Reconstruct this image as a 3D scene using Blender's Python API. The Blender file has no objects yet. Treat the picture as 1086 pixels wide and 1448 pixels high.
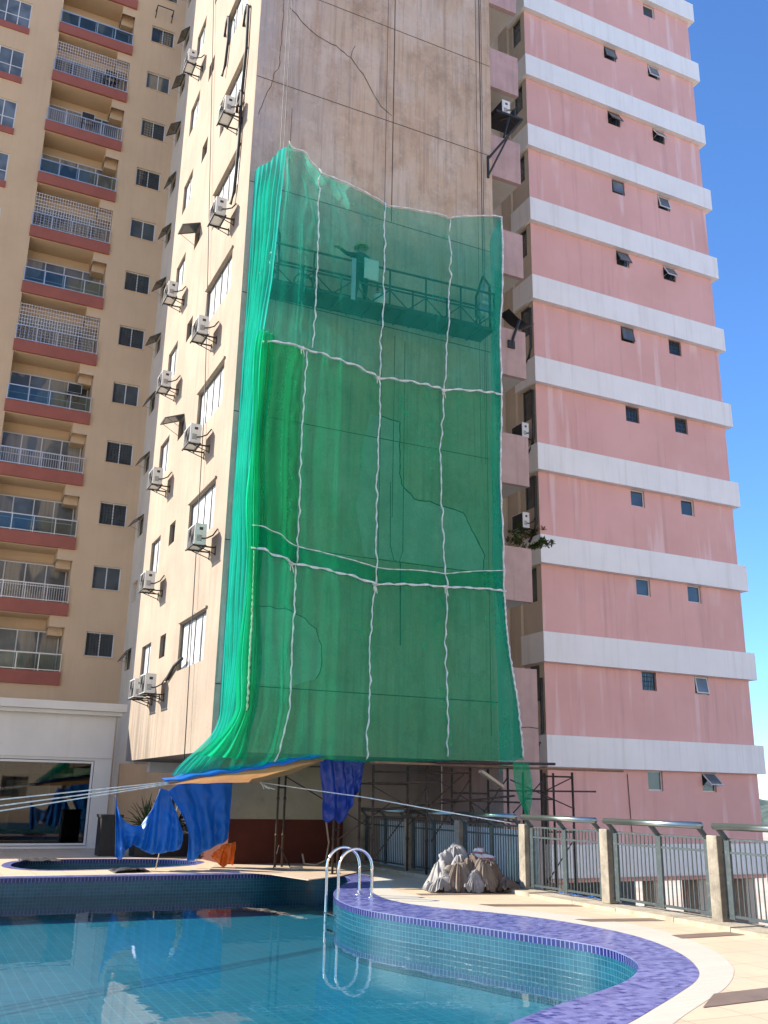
import bpy, bmesh, math, random
from mathutils import Vector, Matrix, noise
random.seed(7)
PI = math.pi
scene = bpy.context.scene
COL = scene.collection
FP = 3.14                       # storey height

# ------------------------------------------------------------------ materials
def _n(nt, t, **kw):
    n = nt.nodes.new(t)
    for k, v in kw.items():
        if k in ('operation', 'blend_type', 'noise_dimensions', 'feature', 'data_type', 'wave_type', 'bands_direction',
                 'offset', 'squash', 'offset_frequency', 'musgrave_type', 'distance'):
            setattr(n, k, v)
        else:
            n.inputs[k].default_value = v
    return n

def rgb(c): return (c[0], c[1], c[2], 1.0)

def new_mat(name):
    m = bpy.data.materials.new(name); m.use_nodes = True
    nt = m.node_tree
    b = nt.nodes['Principled BSDF']
    return m, nt, b

def mixc(nt, fac, a, b, mode='MIX'):
    n = nt.nodes.new('ShaderNodeMix'); n.data_type = 'RGBA'; n.blend_type = mode
    def put(sock, v):
        if isinstance(v, (tuple, list)): sock.default_value = rgb(v)
        else: nt.links.new(v, sock)
    if isinstance(fac, (int, float)): n.inputs[0].default_value = fac
    else: nt.links.new(fac, n.inputs[0])
    put(n.inputs[6], a); put(n.inputs[7], b)
    return n.outputs[2]

def ramp(nt, src, lo, hi):
    n = nt.nodes.new('ShaderNodeMapRange'); n.clamp = True
    n.inputs[1].default_value = lo; n.inputs[2].default_value = hi
    nt.links.new(src, n.inputs[0]); return n.outputs[0]

def math_(nt, op, a, b=0.0):
    n = nt.nodes.new('ShaderNodeMath'); n.operation = op
    for i, v in enumerate((a, b)):
        if isinstance(v, (int, float)): n.inputs[i].default_value = v
        else: nt.links.new(v, n.inputs[i])
    return n.outputs[0]

def coords(nt, scale=(1, 1, 1), kind='Object', loc=(0, 0, 0)):
    tc = nt.nodes.new('ShaderNodeTexCoord'); mp = nt.nodes.new('ShaderNodeMapping')
    mp.inputs['Scale'].default_value = scale; mp.inputs['Location'].default_value = loc
    nt.links.new(tc.outputs[kind], mp.inputs[0]); return mp.outputs[0]

def noise_(nt, vec, scale, detail=5, rough=0.6):
    n = nt.nodes.new('ShaderNodeTexNoise')
    n.inputs['Scale'].default_value = scale; n.inputs['Detail'].default_value = detail
    n.inputs['Roughness'].default_value = rough
    nt.links.new(vec, n.inputs['Vector']); return n.outputs['Fac']

def bump_(nt, b, h, strength=0.3, dist=0.02):
    n = nt.nodes.new('ShaderNodeBump'); n.inputs['Strength'].default_value = strength
    n.inputs['Distance'].default_value = dist
    nt.links.new(h, n.inputs['Height']); nt.links.new(n.outputs[0], b.inputs['Normal'])

def simple(name, col, rough=0.6, metal=0.0, var=0.25, scale=3.0, bump=0.15, bscale=40, spec=0.5, dirt=None, streak=0.0,
           streak_col=None):
    m, nt, b = new_mat(name)
    v = coords(nt)
    f = ramp(nt, noise_(nt, v, scale), 0.32, 0.68)
    dark = tuple(c * (1 - var) for c in col); lite = tuple(min(1, c * (1 + var * 0.5)) for c in col)
    c = mixc(nt, f, dark, lite)
    if streak:
        sv = coords(nt, (2.2, 2.2, 0.12))
        sf = ramp(nt, noise_(nt, sv, 2.4, 6, 0.65), 0.5, 0.72)
        c = mixc(nt, math_(nt, 'MULTIPLY', sf, streak), c, streak_col or tuple(x * 0.45 for x in col))
    if dirt:
        df = ramp(nt, noise_(nt, v, scale * 2.7, 7, 0.7), 0.55, 0.75)
        c = mixc(nt, math_(nt, 'MULTIPLY', df, 0.7), c, dirt)
    nt.links.new(c, b.inputs['Base Color'])
    b.inputs['Roughness'].default_value = rough; b.inputs['Metallic'].default_value = metal
    b.inputs['Specular IOR Level'].default_value = spec
    if bump: bump_(nt, b, noise_(nt, v, bscale, 4), bump)
    return m

M = {}
M['white_paint'] = simple('white_paint', (.74, .72, .66), .6, var=.08, streak=.25, streak_col=(.5, .47, .42))
M['club_white'] = simple('club_white', (.60, .60, .57), .7, var=.08, scale=.6, streak=.15, streak_col=(.45, .43, .4))
M['beige_wall'] = simple('beige_wall', (.58, .42, .26), .8, var=.07, scale=.5, bump=.1, streak=.18, streak_col=(.4, .29, .18))
M['beige_side'] = simple('beige_side', (.58, .50, .38), .8, var=.1, scale=.6, streak=.3, streak_col=(.36, .3, .23))
M['recess_beige'] = simple('recess_beige', (.56, .47, .36), .8, var=.1, scale=.8, streak=.35, streak_col=(.36, .3, .23))
M['soffit'] = simple('soffit', (.5, .48, .43), .85, var=.12, scale=1.2)
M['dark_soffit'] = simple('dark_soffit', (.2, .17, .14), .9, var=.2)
M['red_band'] = simple('red_band', (.32, .095, .065), .7, var=.12, scale=1.5, streak=.2, streak_col=(.2, .08, .06))
M['alu'] = simple('alu', (.55, .56, .56), .35, .75, var=.06, bump=0)
M['steel'] = simple('steel', (.72, .72, .72), .16, 1.0, var=.05, bump=0)
M['steel_rail'] = simple('steel_rail', (.26, .30, .29), .28, .9, var=.12, bump=.05)
M['rail_paint'] = simple('rail_paint', (.024, .040, .043), .5, var=.18, scale=6, dirt=(.16, .15, .12))
M['black_iron'] = simple('black_iron', (.02, .02, .02), .6, var=.3)
M['rust_tube'] = simple('rust_tube', (.055, .035, .025), .75, .2, var=.5, scale=9, dirt=(.13, .06, .03))
M['white_frame'] = simple('white_frame', (.62, .63, .62), .45, var=.06, bump=0)
M['dark_frame'] = simple('dark_frame', (.09, .09, .085), .5, var=.1, bump=0)
M['ac_white'] = simple('ac_white', (.66, .66, .62), .45, var=.1, scale=4, dirt=(.42, .4, .34), bump=0)
M['ac_dark'] = simple('ac_dark', (.035, .035, .035), .6, var=.2, bump=0)
M['hose'] = simple('hose', (.03, .03, .03), .7, var=.2)
M['rope_white'] = simple('rope_white', (.68, .70, .68), .75, var=.3, scale=9, dirt=(.36, .42, .38), bump=.4, bscale=60)
M['cable'] = simple('cable', (.03, .035, .035), .6, var=.1, bump=0)
M['post_conc'] = simple('post_conc', (.26, .23, .18), .9, var=.4, scale=4, dirt=(.07, .06, .045), streak=.6, streak_col=(.1, .085, .06), bump=.5, bscale=25)
M['kerb'] = simple('kerb', (.35, .30, .22), .9, var=.3, scale=4, dirt=(.1, .085, .06), bump=.5, bscale=25)
M['cream_plaster'] = simple('cream_plaster', (.72, .62, .48), .8, var=.08, scale=.4)
M['maroon'] = simple('maroon', (.075, .02, .014), .8, var=.18, scale=2.5, dirt=(.05, .018, .014), spec=.2)
M['cream_col'] = simple('cream_col', (.28, .26, .20), .85, var=.12, scale=2, dirt=(.18, .16, .12))
M['base_conc'] = simple('base_conc', (.26, .235, .225), .9, var=.14, scale=1.0, streak=.4, streak_col=(.15, .13, .125))
M['ply'] = simple('ply', (.42, .33, .24), .8, var=.15, scale=2, dirt=(.25, .19, .14))
M['plank'] = simple('plank', (.2, .12, .07), .8, var=.3, scale=5)
M['blue_tarp'] = simple('blue_tarp', (.005, .085, .42), .38, var=.18, scale=3, bump=.35, bscale=14)
M['sheet_white'] = simple('sheet_white', (.70, .75, .78), .6, var=.05, bump=0)
M['mat_black'] = simple('mat_black', (.018, .018, .02), .7, var=.3, bump=.4, bscale=20)
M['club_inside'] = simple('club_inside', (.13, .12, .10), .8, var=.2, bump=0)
M['planter'] = simple('planter', (.007, .007, .007), .5, var=.2)
M['hat'] = simple('hat', (.55, .48, .06), .5, var=.1)
M['cloth_dark'] = simple('cloth_dark', (.02, .03, .02), .85, var=.25, scale=8)
M['trousers'] = simple('trousers', (.015, .018, .018), .85, var=.25, scale=8)
M['skin'] = simple('skin', (.26, .14, .09), .55, var=.1, bump=0)
M['dark_inside'] = simple('dark_inside', (.03, .03, .03), .9, var=.2, bump=0)
M['corr'] = simple('corr', (.50, .53, .54), .45, .3, var=.12, scale=2)
M['brown_tile'] = simple('brown_tile', (.17, .12, .09), .5, var=.2, scale=3)
M['cream_ring'] = simple('cream_ring', (.66, .60, .47), .65, var=.08, scale=4, bump=.2, bscale=50)
M['joint'] = simple('joint', (.05, .045, .04), .9, var=.2, bump=0)
M['street'] = simple('street', (.50, .42, .33), .9, var=.25, scale=.3)
M['curtain'] = simple('curtain', (.38, .33, .24), .9, var=.2, scale=5, bump=0)
M['sign_blue'] = simple('sign_blue', (.02, .2, .5), .5, var=.1)
M['gondola_paint'] = simple('gondola_paint', (.05, .065, .06), .5, .3, var=.2, scale=6)

def translucent(name, col, trans_w, var=.2, scale=2.0, rough=.5, bumps=.3, bscale=14):
    m, nt, b = new_mat(name)
    v = coords(nt); f = ramp(nt, noise_(nt, v, scale), .3, .7)
    c = mixc(nt, f, tuple(x * (1 - var) for x in col), tuple(min(1, x * (1 + var * .5)) for x in col))
    nt.links.new(c, b.inputs['Base Color']); b.inputs['Roughness'].default_value = rough
    bump_(nt, b, noise_(nt, v, bscale, 4), bumps)
    t = nt.nodes.new('ShaderNodeBsdfTranslucent'); nt.links.new(c, t.inputs[0])
    mx = nt.nodes.new('ShaderNodeMixShader'); mx.inputs[0].default_value = trans_w
    nt.links.new(b.outputs[0], mx.inputs[1]); nt.links.new(t.outputs[0], mx.inputs[2])
    nt.links.new(mx.outputs[0], nt.nodes['Material Output'].inputs[0])
    return m
M['blue_tarp'] = translucent('blue_tarp', (.003, .15, .56), .25, rough=.45)
M['navy_tarp'] = translucent('navy_tarp', (.004, .03, .26), .15, rough=.4)
M['orange_tarp'] = translucent('orange_tarp', (.48, .24, .11), .4)
M['orange_cloth'] = translucent('orange_cloth', (.75, .17, .015), .3)
M['leaf'] = translucent('leaf', (.05, .10, .02), .3, var=.5, scale=12, bumps=0)
M['dark_leaf'] = translucent('dark_leaf', (.015, .03, .01), .2, var=.5, scale=8, bumps=0)
M['sack_brown'] = translucent('sack_brown', (.13, .095, .075), .05, var=.35, scale=5, rough=.8, bscale=60)
M['sack_grey'] = translucent('sack_grey', (.27, .26, .25), .08, var=.35, scale=6, rough=.7, bscale=60)
M['sack_tan'] = translucent('sack_tan', (.17, .135, .105), .05, var=.3, scale=5, rough=.8, bscale=60)

def sack_stripe():
    m, nt, b = new_mat('sack_stripe')
    v = coords(nt, (1, 1, 1)); w = nt.nodes.new('ShaderNodeTexWave'); w.inputs['Scale'].default_value = 3.2
    w.inputs['Distortion'].default_value = 2.5; w.bands_direction = 'Z'; nt.links.new(v, w.inputs[0])
    c = mixc(nt, ramp(nt, w.outputs['Fac'], .55, .7), (.60, .58, .58), (.30, .12, .13))
    c = mixc(nt, ramp(nt, noise_(nt, v, 2.3), .54, .6), c, (.05, .32, .16))
    nt.links.new(c, b.inputs['Base Color']); b.inputs['Roughness'].default_value = .7
    return m
M['sack_stripe'] = sack_stripe()

def net_mat(name, col, cover, var=.12):
    m, nt, b = new_mat(name)
    nt.nodes.remove(b)
    v = coords(nt); f = ramp(nt, noise_(nt, v, 1.1, 5), .3, .7)
    c = mixc(nt, f, tuple(x * (1 - var) for x in col), tuple(min(1, x * (1 + var)) for x in col))
    d = nt.nodes.new('ShaderNodeBsdfDiffuse'); t = nt.nodes.new('ShaderNodeBsdfTranslucent')
    nt.links.new(c, d.inputs[0]); nt.links.new(c, t.inputs[0])
    m1 = nt.nodes.new('ShaderNodeMixShader'); m1.inputs[0].default_value = .55
    nt.links.new(d.outputs[0], m1.inputs[1]); nt.links.new(t.outputs[0], m1.inputs[2])
    tr = nt.nodes.new('ShaderNodeBsdfTransparent'); tr.inputs[0].default_value = (.70, .93, .83, 1)
    m2 = nt.nodes.new('ShaderNodeMixShader')
    # worn cloth is denser in some streaks; at a slant the threads close up
    lw = nt.nodes.new('ShaderNodeLayerWeight'); lw.inputs[0].default_value = .35
    sv = coords(nt, (1.6, 1.6, .22), loc=(3, 1, 0)); sf = ramp(nt, noise_(nt, sv, 1.6, 5), .3, .75)
    cov = math_(nt, 'ADD', cover - .06, math_(nt, 'MULTIPLY', sf, .12))
    cov = math_(nt, 'ADD', cov, math_(nt, 'MULTIPLY', lw.outputs['Facing'], .35))
    wv = noise_(nt, coords(nt, (30, 30, 26)), 1.0, 2, .5); dust = ramp(nt, noise_(nt, coords(nt, loc=(2, 5, 8)), .9, 7, .7), .45, .7)
    cov = math_(nt, 'ADD', cov, math_(nt, 'MULTIPLY', math_(nt, 'SUBTRACT', wv, .5), .14))
    cov = math_(nt, 'ADD', cov, math_(nt, 'MULTIPLY', dust, .07))
    cov = math_(nt, 'MAXIMUM', math_(nt, 'MINIMUM', cov, .97), .05)
    nt.links.new(cov, m2.inputs[0])
    nt.links.new(tr.outputs[0], m2.inputs[1]); nt.links.new(m1.outputs[0], m2.inputs[2])
    nt.links.new(m2.outputs[0], nt.nodes['Material Output'].inputs[0])
    return m
M['net_teal'] = net_mat('net_teal', (.03, .48, .37), .34)
M['net_green'] = net_mat('net_green', (.0, .42, .22), .45)
M['net_side'] = net_mat('net_side', (.03, .50, .39), .66)
M['net_backlit'] = net_mat('net_backlit', (.045, .46, .19), .46)  # yellower green with the sun behind the net put into the colour

def glass_dark(name, col=(.03, .04, .045), rough=.05, curtain=None, spec=.7):
    m, nt, b = new_mat(name)
    v = coords(nt, (1, 1, 1))
    f = ramp(nt, noise_(nt, v, .9, 2), .4, .62)
    c = mixc(nt, f, col, tuple(x * 1.8 for x in col))
    if curtain:
        w = nt.nodes.new('ShaderNodeTexNoise'); w.inputs['Scale'].default_value = 1.0
        nt.links.new(coords(nt, (14, 14, .6)), w.inputs['Vector'])
        cc = mixc(nt, w.outputs['Fac'], tuple(x * .45 for x in curtain), curtain)
        g = ramp(nt, noise_(nt, coords(nt, (.9, .9, .35), loc=(7.3, 2, 1)), 1.0, 1), .46, .5)
        c = mixc(nt, math_(nt, 'MULTIPLY', g, .8), c, cc)
    nt.links.new(c, b.inputs['Base Color']); b.inputs['Roughness'].default_value = rough
    b.inputs['Specular IOR Level'].default_value = spec
    return m
M['glass'] = glass_dark('glass')
M['glass_bal'] = glass_dark('glass_bal', (.08, .09, .095), .1, (.42, .38, .30), .35)
M['glass_blue'] = glass_dark('glass_blue', (.09, .11, .13), .1, None, .4)
M['glass_side'] = glass_dark('glass_side', (.42, .44, .44), .06, None, .8)

def pane_clear():
    m, nt, b = new_mat('pane_clear'); nt.nodes.remove(b)
    g = nt.nodes.new('ShaderNodeBsdfGlossy'); g.inputs['Roughness'].default_value = .02
    t = nt.nodes.new('ShaderNodeBsdfTransparent'); t.inputs[0].default_value = (.5, .5, .47, 1)
    lw = nt.nodes.new('ShaderNodeLayerWeight'); lw.inputs[0].default_value = .5
    mx = nt.nodes.new('ShaderNodeMixShader'); nt.links.new(math_(nt, 'ADD', .045, math_(nt, 'MULTIPLY', .6, math_(nt, 'POWER', lw.outputs['Facing'], 5.0))), mx.inputs[0])
    nt.links.new(t.outputs[0], mx.inputs[1]); nt.links.new(g.outputs[0], mx.inputs[2])
    nt.links.new(mx.outputs[0], nt.nodes['Material Output'].inputs[0]); return m
M['pane_clear'] = pane_clear()

def rail_glass():
    m, nt, b = new_mat('rail_glass'); nt.nodes.remove(b)
    g = nt.nodes.new('ShaderNodeBsdfGlossy'); g.inputs['Roughness'].default_value = .05
    t = nt.nodes.new('ShaderNodeBsdfTransparent'); t.inputs[0].default_value = (.62, .72, .72, 1)
    mx = nt.nodes.new('ShaderNodeMixShader'); mx.inputs[0].default_value = .05
    nt.links.new(t.outputs[0], mx.inputs[1]); nt.links.new(g.outputs[0], mx.inputs[2])
    nt.links.new(mx.outputs[0], nt.nodes['Material Output'].inputs[0]); return m
M['rail_glass'] = rail_glass()

def concrete_front():
    m, nt, b = new_mat('concrete_front')
    v = coords(nt)
    tc = nt.nodes.new('ShaderNodeTexCoord'); sp = nt.nodes.new('ShaderNodeSeparateXYZ'); nt.links.new(tc.outputs['Object'], sp.inputs[0])
    # colour drifts from mauve grey by the left edge to tan in the middle
    drift = ramp(nt, math_(nt, 'ADD', sp.outputs['X'], math_(nt, 'MULTIPLY', noise_(nt, coords(nt, (1, 1, .5)), .7, 5, .6), 5.0)), 8.2, 11.0)
    c = mixc(nt, drift, (.42, .36, .33), (.52, .385, .275))
    blo = ramp(nt, noise_(nt, coords(nt, (1, 1, .6), loc=(4, 0, 9)), .8, 7, .66), .48, .62)
    c = mixc(nt, math_(nt, 'MULTIPLY', blo, .75), c, (.58, .48, .40))
    rust = ramp(nt, noise_(nt, coords(nt, (1.3, 1, .2), loc=(1, 0, 3)), 1.2, 7, .7), .52, .68)
    c = mixc(nt, math_(nt, 'MULTIPLY', rust, .6), c, (.40, .225, .115))
    st = ramp(nt, noise_(nt, coords(nt, (3.5, 1, .1)), 2.2, 7, .68), .5, .68)
    c = mixc(nt, math_(nt, 'MULTIPLY', st, .65), c, (.24, .195, .17))
    gr = ramp(nt, noise_(nt, coords(nt, (1, 1, .7)), .75, 14, .78), .49, .64)
    c = mixc(nt, math_(nt, 'MULTIPLY', gr, .55), c, (.24, .165, .11))
    lt = ramp(nt, noise_(nt, coords(nt, loc=(5, 3, 2)), 3.5, 9, .78), .55, .68)
    c = mixc(nt, math_(nt, 'MULTIPLY', lt, .5), c, (.58, .50, .44))
    nt.links.new(c, b.inputs['Base Color']); b.inputs['Roughness'].default_value = .9
    bump_(nt, b, noise_(nt, v, 9, 8, .75), .6, .04)
    return m
M['concrete_front'] = concrete_front()

def plaster_side():
    m, nt, b = new_mat('plaster_side')
    v = coords(nt)
    c = mixc(nt, ramp(nt, noise_(nt, v, .6, 4), .35, .65), (.24, .19, .14), (.295, .235, .172))
    st = ramp(nt, noise_(nt, coords(nt, (1, 2.4, .16)), 1.8, 6, .66), .5, .74)
    c = mixc(nt, math_(nt, 'MULTIPLY', st, .65), c, (.185, .14, .10))
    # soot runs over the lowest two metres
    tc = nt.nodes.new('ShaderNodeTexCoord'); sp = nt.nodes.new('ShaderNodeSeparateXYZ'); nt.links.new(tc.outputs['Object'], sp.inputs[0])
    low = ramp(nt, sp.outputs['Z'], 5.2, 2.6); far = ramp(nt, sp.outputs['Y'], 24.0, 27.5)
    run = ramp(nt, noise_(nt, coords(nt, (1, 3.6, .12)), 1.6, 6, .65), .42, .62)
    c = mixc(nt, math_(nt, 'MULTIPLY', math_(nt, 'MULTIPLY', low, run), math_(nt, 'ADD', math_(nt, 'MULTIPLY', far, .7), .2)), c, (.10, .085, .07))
    nt.links.new(c, b.inputs['Base Color']); b.inputs['Roughness'].default_value = .9
    bump_(nt, b, noise_(nt, v, 7, 6, .65), .3, .04)
    return m
M['plaster_side'] = plaster_side()

def pink_wall():
    m, nt, b = new_mat('pink_wall')
    v = coords(nt)
    c = mixc(nt, ramp(nt, noise_(nt, v, .5, 3), .35, .65), (.66, .365, .32), (.72, .41, .365))
    st = ramp(nt, noise_(nt, coords(nt, (1.25, 1.25, .09)), 2.0, 4, .5), .55, .62)
    md = ramp(nt, noise_(nt, coords(nt, loc=(9, 3, 3)), .35, 3), .42, .55)
    c = mixc(nt, math_(nt, 'MULTIPLY', math_(nt, 'MULTIPLY', st, md), .75), c, (.76, .53, .50))
    dk = ramp(nt, noise_(nt, coords(nt, (1.4, 1.4, .07), loc=(2, 9, 0)), 2.4, 5, .6), .56, .68)
    c = mixc(nt, math_(nt, 'MULTIPLY', dk, .32), c, (.46, .255, .235))
    nt.links.new(c, b.inputs['Base Color']); b.inputs['Roughness'].default_value = .8
    bump_(nt, b, noise_(nt, v, 25, 5), .12, .02)
    return m
M['pink_wall'] = pink_wall()
M['pink_parapet'] = simple('pink_parapet', (.46, .31, .29), .85, var=.15, scale=1.5, dirt=(.33, .24, .22), streak=.55, streak_col=(.28, .2, .19))
M['band_white'] = simple('band_white', (.82, .81, .78), .7, var=.05, scale=.7, streak=.28, streak_col=(.48, .45, .38))

def brick_mat(name, c1, c2, mortar, w, h, msize, kind, rough, var=.0, bump=.2):
    m, nt, b = new_mat(name)
    br = nt.nodes.new('ShaderNodeTexBrick'); br.offset = 0; br.squash = 1
    br.inputs['Color1'].default_value = rgb(c1); br.inputs['Color2'].default_value = rgb(c2)
    br.inputs['Mortar'].default_value = rgb(mortar); br.inputs['Scale'].default_value = 1
    br.inputs['Mortar Size'].default_value = msize; br.inputs['Brick Width'].default_value = w
    br.inputs['Row Height'].default_value = h; br.inputs['Mortar Smooth'].default_value = .1
    nt.links.new(coords(nt, kind=kind), br.inputs['Vector'])
    c = br.outputs['Color']
    if var:
        f = ramp(nt, noise_(nt, coords(nt), 1.3, 5), .35, .7)
        c = mixc(nt, math_(nt, 'MULTIPLY', f, var), c, tuple(x * .55 for x in c1))
        f2 = ramp(nt, noise_(nt, coords(nt), 6, 6, .7), .55, .75)
        c = mixc(nt, math_(nt, 'MULTIPLY', f2, var), c, tuple(x * .45 for x in c1))
    nt.links.new(c, b.inputs['Base Color']); b.inputs['Roughness'].default_value = rough
    if bump:
        inv = math_(nt, 'SUBTRACT', 1.0, br.outputs['Fac']); bump_(nt, b, inv, bump, .005)
    return m
M['deck'] = brick_mat('deck', (.58, .455, .315), (.53, .415, .285), (.33, .25, .175), .62, .62, .007, 'Object', .55, .3, .1)
M['ring_slats'] = brick_mat('ring_slats', (.55, .51, .43), (.50, .46, .385), (.36, .32, .26), .035, 3.0, .004, 'UV', .6, .2, .3)
M['mosaic_top'] = brick_mat('mosaic_top', (.02, .028, .19), (.19, .21, .46), (.15, .16, .33), .085, .065, .006, 'Object', .3, .15, .3)
M['mosaic_wall'] = brick_mat('mosaic_wall', (.002, .048, .085), (.005, .07, .11), (.035, .12, .165), .065, .065, .0035, 'UV', .25, .15, .2)
M['mosaic_dark'] = brick_mat('mosaic_dark', (.005, .006, .07), (.008, .01, .11), (.13, .15, .28), .07, 1.0, .007, 'UV', .25, 0, .3)
M['mosaic_floor'] = brick_mat('mosaic_floor', (.004, .13, .21), (.006, .155, .24), (.04, .25, .33), .16, .16, .006, 'Object', .4, .2, 0)

def water_mat():
    m, nt, b = new_mat('water'); nt.nodes.remove(b)
    g = nt.nodes.new('ShaderNodeBsdfGlossy'); g.inputs['Roughness'].default_value = .0
    t = nt.nodes.new('ShaderNodeBsdfTransparent'); t.inputs[0].default_value = (.78, .93, .95, 1)
    lw = nt.nodes.new('ShaderNodeLayerWeight'); lw.inputs[0].default_value = .5      # Schlick reflectance, the same from either side
    bp = nt.nodes.new('ShaderNodeBump'); bp.inputs['Strength'].default_value = .03; bp.inputs['Distance'].default_value = .05
    v = coords(nt, (1, 1, 1))
    h = math_(nt, 'ADD', noise_(nt, v, 3.2, 3, .5), math_(nt, 'MULTIPLY', noise_(nt, v, .8, 2, .5), 1.6))
    nt.links.new(h, bp.inputs['Height'])
    nt.links.new(bp.outputs[0], g.inputs['Normal']); nt.links.new(bp.outputs[0], lw.inputs['Normal'])
    mx = nt.nodes.new('ShaderNodeMixShader'); nt.links.new(math_(nt, 'ADD', .02, math_(nt, 'MULTIPLY', .70, math_(nt, 'POWER', lw.outputs['Facing'], 5.0))), mx.inputs[0])
    nt.links.new(t.outputs[0], mx.inputs[1]); nt.links.new(g.outputs[0], mx.inputs[2])
    nt.links.new(mx.outputs[0], nt.nodes['Material Output'].inputs[0]); return m
M['water'] = water_mat()

def hill_mat():
    m, nt, b = new_mat('hill_forest')
    f = ramp(nt, noise_(nt, coords(nt), .12, 6, .7), .35, .65)
    nt.links.new(mixc(nt, f, (.035, .055, .05), (.08, .11, .09)), b.inputs['Base Color'])  # forest green with distance haze mixed in as a bluish tint
    b.inputs['Roughness'].default_value = 1; return m
M['hill'] = hill_mat()

# ------------------------------------------------------------------ mesh helpers
class MB:
    def __init__(s): s.v = []; s.f = []; s.uv = None
    def quad(s, a, b, c, d):
        i = len(s.v); s.v += [tuple(a), tuple(b), tuple(c), tuple(d)]; s.f.append((i, i + 1, i + 2, i + 3)); return s
    def box(s, x0, y0, z0, x1, y1, z1):
        i = len(s.v)
        s.v += [(x0, y0, z0), (x1, y0, z0), (x1, y1, z0), (x0, y1, z0), (x0, y0, z1), (x1, y0, z1), (x1, y1, z1), (x0, y1, z1)]
        s.f += [tuple(i + k for k in q) for q in ((3, 2, 1, 0), (4, 5, 6, 7), (0, 1, 5, 4), (1, 2, 6, 5), (2, 3, 7, 6), (3, 0, 4, 7))]
        return s
    def tube(s, pts, r, n=8, cap=True, flat=1.0):
        pts = [Vector(p) for p in pts]; rings = []
        for k, p in enumerate(pts):
            d = (pts[min(k + 1, len(pts) - 1)] - pts[max(k - 1, 0)]).normalized()
            a = Vector((0, 0, 1)) if abs(d.z) < .9 else Vector((1, 0, 0))
            u = d.cross(a).normalized(); w = d.cross(u).normalized()
            rr = r[k] if isinstance(r, (list, tuple)) else r
            i = len(s.v); rings.append(i)
            for j in range(n):
                t = 2 * PI * j / n
                s.v.append(tuple(p + u * math.cos(t) * rr + w * math.sin(t) * rr * flat))
        for a, b in zip(rings, rings[1:]):
            for j in range(n):
                s.f.append((a + j, a + (j + 1) % n, b + (j + 1) % n, b + j))
        if cap and n > 2:
            s.f.append(tuple(rings[0] + j for j in reversed(range(n)))); s.f.append(tuple(rings[-1] + j for j in range(n)))
        return s
    def grid(s, fn, nu, nv):
        i = len(s.v)
        for a in range(nu + 1):
            for b in range(nv + 1): s.v.append(tuple(fn(a / nu, b / nv)))
        for a in range(nu):
            for b in range(nv):
                k = i + a * (nv + 1) + b
                s.f.append((k, k + nv + 1, k + nv + 2, k + 1))
        return s
    def disc(s, c, r, axis, n=20, th=.01):
        c = Vector(c); ax = Vector(axis).normalized()
        return s.tube([c, c + ax * th], r, n)
    def build(s, name, mat, parent=None, smooth=False, loc=None, uv=None):
        me = bpy.data.meshes.new(name)
        me.from_pydata(s.v, [], s.f); me.update()
        me.materials.append(M[mat] if isinstance(mat, str) else mat)
        if smooth:
            for p in me.polygons: p.use_smooth = True
        if uv:
            l = me.uv_layers.new(name='UVMap')
            for lp in me.loops: l.data[lp.index].uv = uv[lp.vertex_index]
        o = bpy.data.objects.new(name, me); COL.objects.link(o)
        if loc: o.location = loc
        if parent: o.parent = parent
        return o

def tag(o, label=None, cat=None, group=None, kind=None):
    if label: o['label'] = label
    if cat: o['category'] = cat
    if group: o['group'] = group
    if kind: o['kind'] = kind
    return o
def empty(name, label, cat, loc=(0, 0, 0), group=None, rz=0):
    o = bpy.data.objects.new(name, None); COL.objects.link(o); o.location = loc; o.rotation_euler.z = rz
    o.empty_display_size = .2
    return tag(o, label, cat, group)
def copy_tree(o, parent=None):
    c = o.copy(); COL.objects.link(c)
    if parent: c.parent = parent
    for ch in list(o.children): copy_tree(ch, c)
    return c
def interp(tab, t):
    if t <= tab[0][0]: return tab[0][1]
    for (a, va), (b, vb) in zip(tab, tab[1:]):
        if t <= b: return va + (vb - va) * (t - a) / (b - a)
    return tab[-1][1]
def polyat(pts, t):
    """point at share t of a polyline's length"""
    pts = [Vector(p) for p in pts]; L = [(b - a).length for a, b in zip(pts, pts[1:])]; d = t * sum(L)
    for a, b, l in zip(pts, pts[1:], L):
        if d <= l: return a.lerp(b, d / l if l else 0)
        d -= l
    return pts[-1].copy()
def catmull(pts, n=6, closed=True):
    out = []; N = len(pts)
    rng = range(N) if closed else range(N - 1)
    for i in rng:
        g = (lambda k: pts[k % N]) if closed else (lambda k: pts[max(0, min(N - 1, k))])
        p0, p1, p2, p3 = (Vector(g(i + k)) for k in (-1, 0, 1, 2))
        for k in range(n):
            t = k / n
            out.append(tuple(.5 * ((2 * p1) + (p2 - p0) * t + (2 * p0 - 5 * p1 + 4 * p2 - p3) * t * t + (3 * p1 - p0 - 3 * p2 + p3) * t ** 3)))
    if not closed: out.append(tuple(pts[-1]))
    return out
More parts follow.
